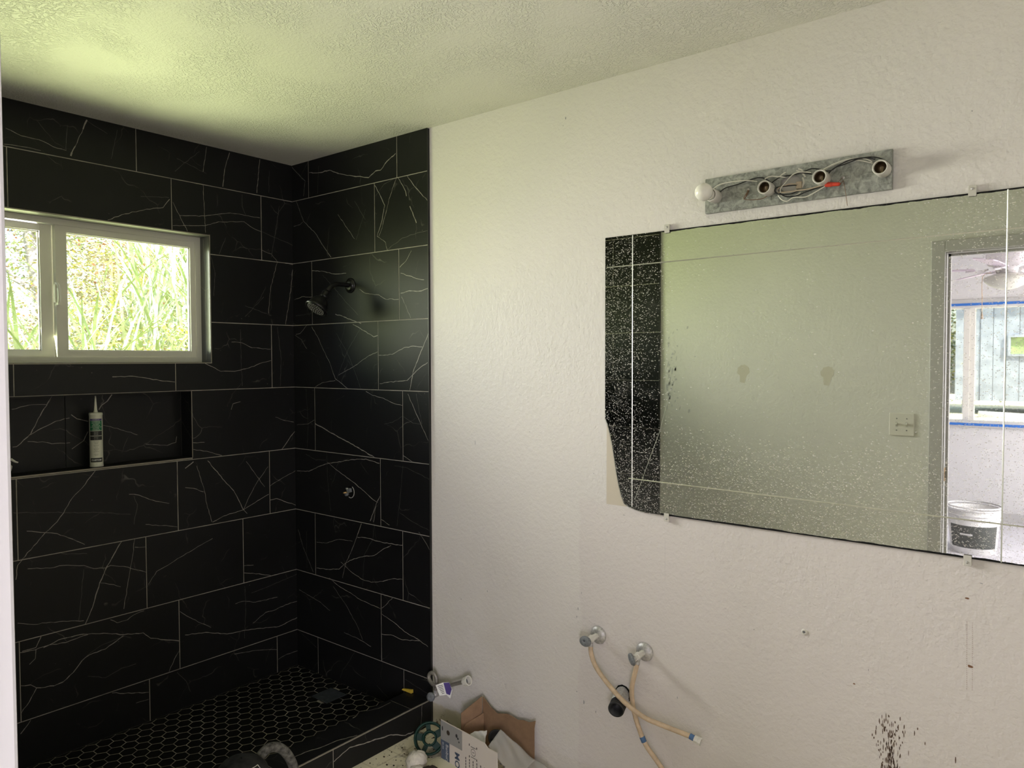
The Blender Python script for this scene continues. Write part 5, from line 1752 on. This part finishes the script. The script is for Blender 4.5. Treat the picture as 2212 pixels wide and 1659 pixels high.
leafy('thicket', (-6.0, .75, 1.45), (.9, .7, .5), 8000, .045, 15, [M['leafolive'], M['leafpale'], M['leafred']], 'brownish low thicket at the foot of the grey tree', 'bush', G, weights=(5, 4, 1))
leafy('tree', (-9.2, 1.9, 3.9), (1.6, 1.5, 1.2), 4200, .075, 9, [M['leafgreen'], M['leafolive'], M['leafpale']], 'grey-barked tree behind the narrow window pane', 'tree', G,
      trunk=[(-9.0, 2.15, .6), (-9.05, 2.05, 2.0), (-9.1, 1.92, 3.0), (-9.2, 1.78, 4.4), .115])
leafy('tree', (-10.5, 4.6, 3.3), (1.9, 1.6, 1.4), 12000, .075, 10, [M['leafolive'], M['leafpale'], M['leafgreen']], 'spreading tree far behind the green thicket', 'tree', G, weights=(4, 4, 2),
      trunk=[(-10.5, 4.3, .6), (-10.5, 4.4, 2.2), (-10.4, 4.5, 3.6), .09])
leafy('tree', (-10.0, 3.1, 3.0), (1.2, 1.0, 1.3), 9000, .07, 11, [M['leafolive'], M['leafpale'], M['leafyellow'], M['leafred']], 'thin dark-stemmed tree with sparse rust leaves', 'tree', G, weights=(4, 4, 2, 1),
      trunk=[(-9.6, 3.05, .6), (-9.6, 3.1, 2.0), (-9.7, 3.15, 3.4), .06])

# yard outside the bedroom window
mb = MB(); P = []
def yard_z(y): return -.35 + min(1.12, max(0.0, (-y - 6.6) * .46))
ys = [-6.12, -6.6, -7.2, -7.8, -8.4, -9.0, -9.6, -10.5, -12, -16]
for y in ys:
    P += [(-8, y, yard_z(y)), (12, y, yard_z(y))]
mb.add(P, [(2 * k, 2 * k + 1, 2 * k + 3, 2 * k + 2) for k in range(len(ys) - 1)])
structure(mb, 'yard', M['yard'])
t = thing('shed', (3.1, -9.5, .77), 'weathered grey board shed across the yard, seen in the mirror through the bedroom window', 'shed')
SW = (2.16, 3.2, 1.58, 1.80)
x = 1.53; k = 0
while x < 4.9:
    w = .145
    mb = MB()
    grid_boxes(mb, x + .003, x + w - .003, .955, 3.0, [SW], lambda m, a, b, c, d: m.box((a, -9.52 - .006 * (k % 2), c), (b, -9.50 - .006 * (k % 2), d)))
    mb.build('board', M['boards'], t)
    x += w; k += 1
MB().box((1.55, -11.2, .96), (4.88, -9.53, 2.95)).build('core', M['debris'], t)
MB().box((1.40, -11.4, 3.0), (5.1, -9.25, 3.08)).build('roof', M['boards'], t)
for xx in (1.6, 2.7, 3.8, 4.8):
    MB().box((xx, -9.75, .4), (xx + .12, -9.62, .96)).build('post', M['boards'], t)
wf = MB()
a, b, c, d = SW
wf.box((a - .03, -9.515, c - .03), (a, -9.485, d + .03)).box((b, -9.515, c - .03), (b + .03, -9.485, d + .03)).box((a, -9.515, c - .03), (b, -9.485, c)).box((a, -9.515, d), (b, -9.485, d + .03))
wf = wf.build('shed_window', M['boards'], t)
MB().box((a, -9.522, c), (b, -9.518, d)).build('pane', M['leafgreen'], wf)
MB().lathe([(.05, 0), (.05, .8), (.04, .8), (.04, .02)], (1.85, -9.15, .79), (.95, -.25, -.05), 16).build('plastic_pipe', M['bucket'], loc=(1.85, -9.15, .74),
      label='white plastic pipe lying in the yard below the shed', category='pipe')
leafy('hedge_bush', (1.0, -10.0, 1.75), (.55, .35, .85), 7000, .06, 12, [M['leafgreen'], M['leafyellow'], M['leafpale']], 'leafy green hedge bush at the corner of the shed', 'bush', 'yard plants', weights=(4, 3, 2))
leafy('hedge_bush', (-.9, -9.8, 1.5), (.8, .5, .8), 3500, .08, 13, [M['leafgreen'], M['leafpale']], 'bush further along beyond the shed corner', 'bush', 'yard plants', weights=(4, 3))

for o in bpy.data.objects:
    if '_o' in o.keys():
        del o['_o']
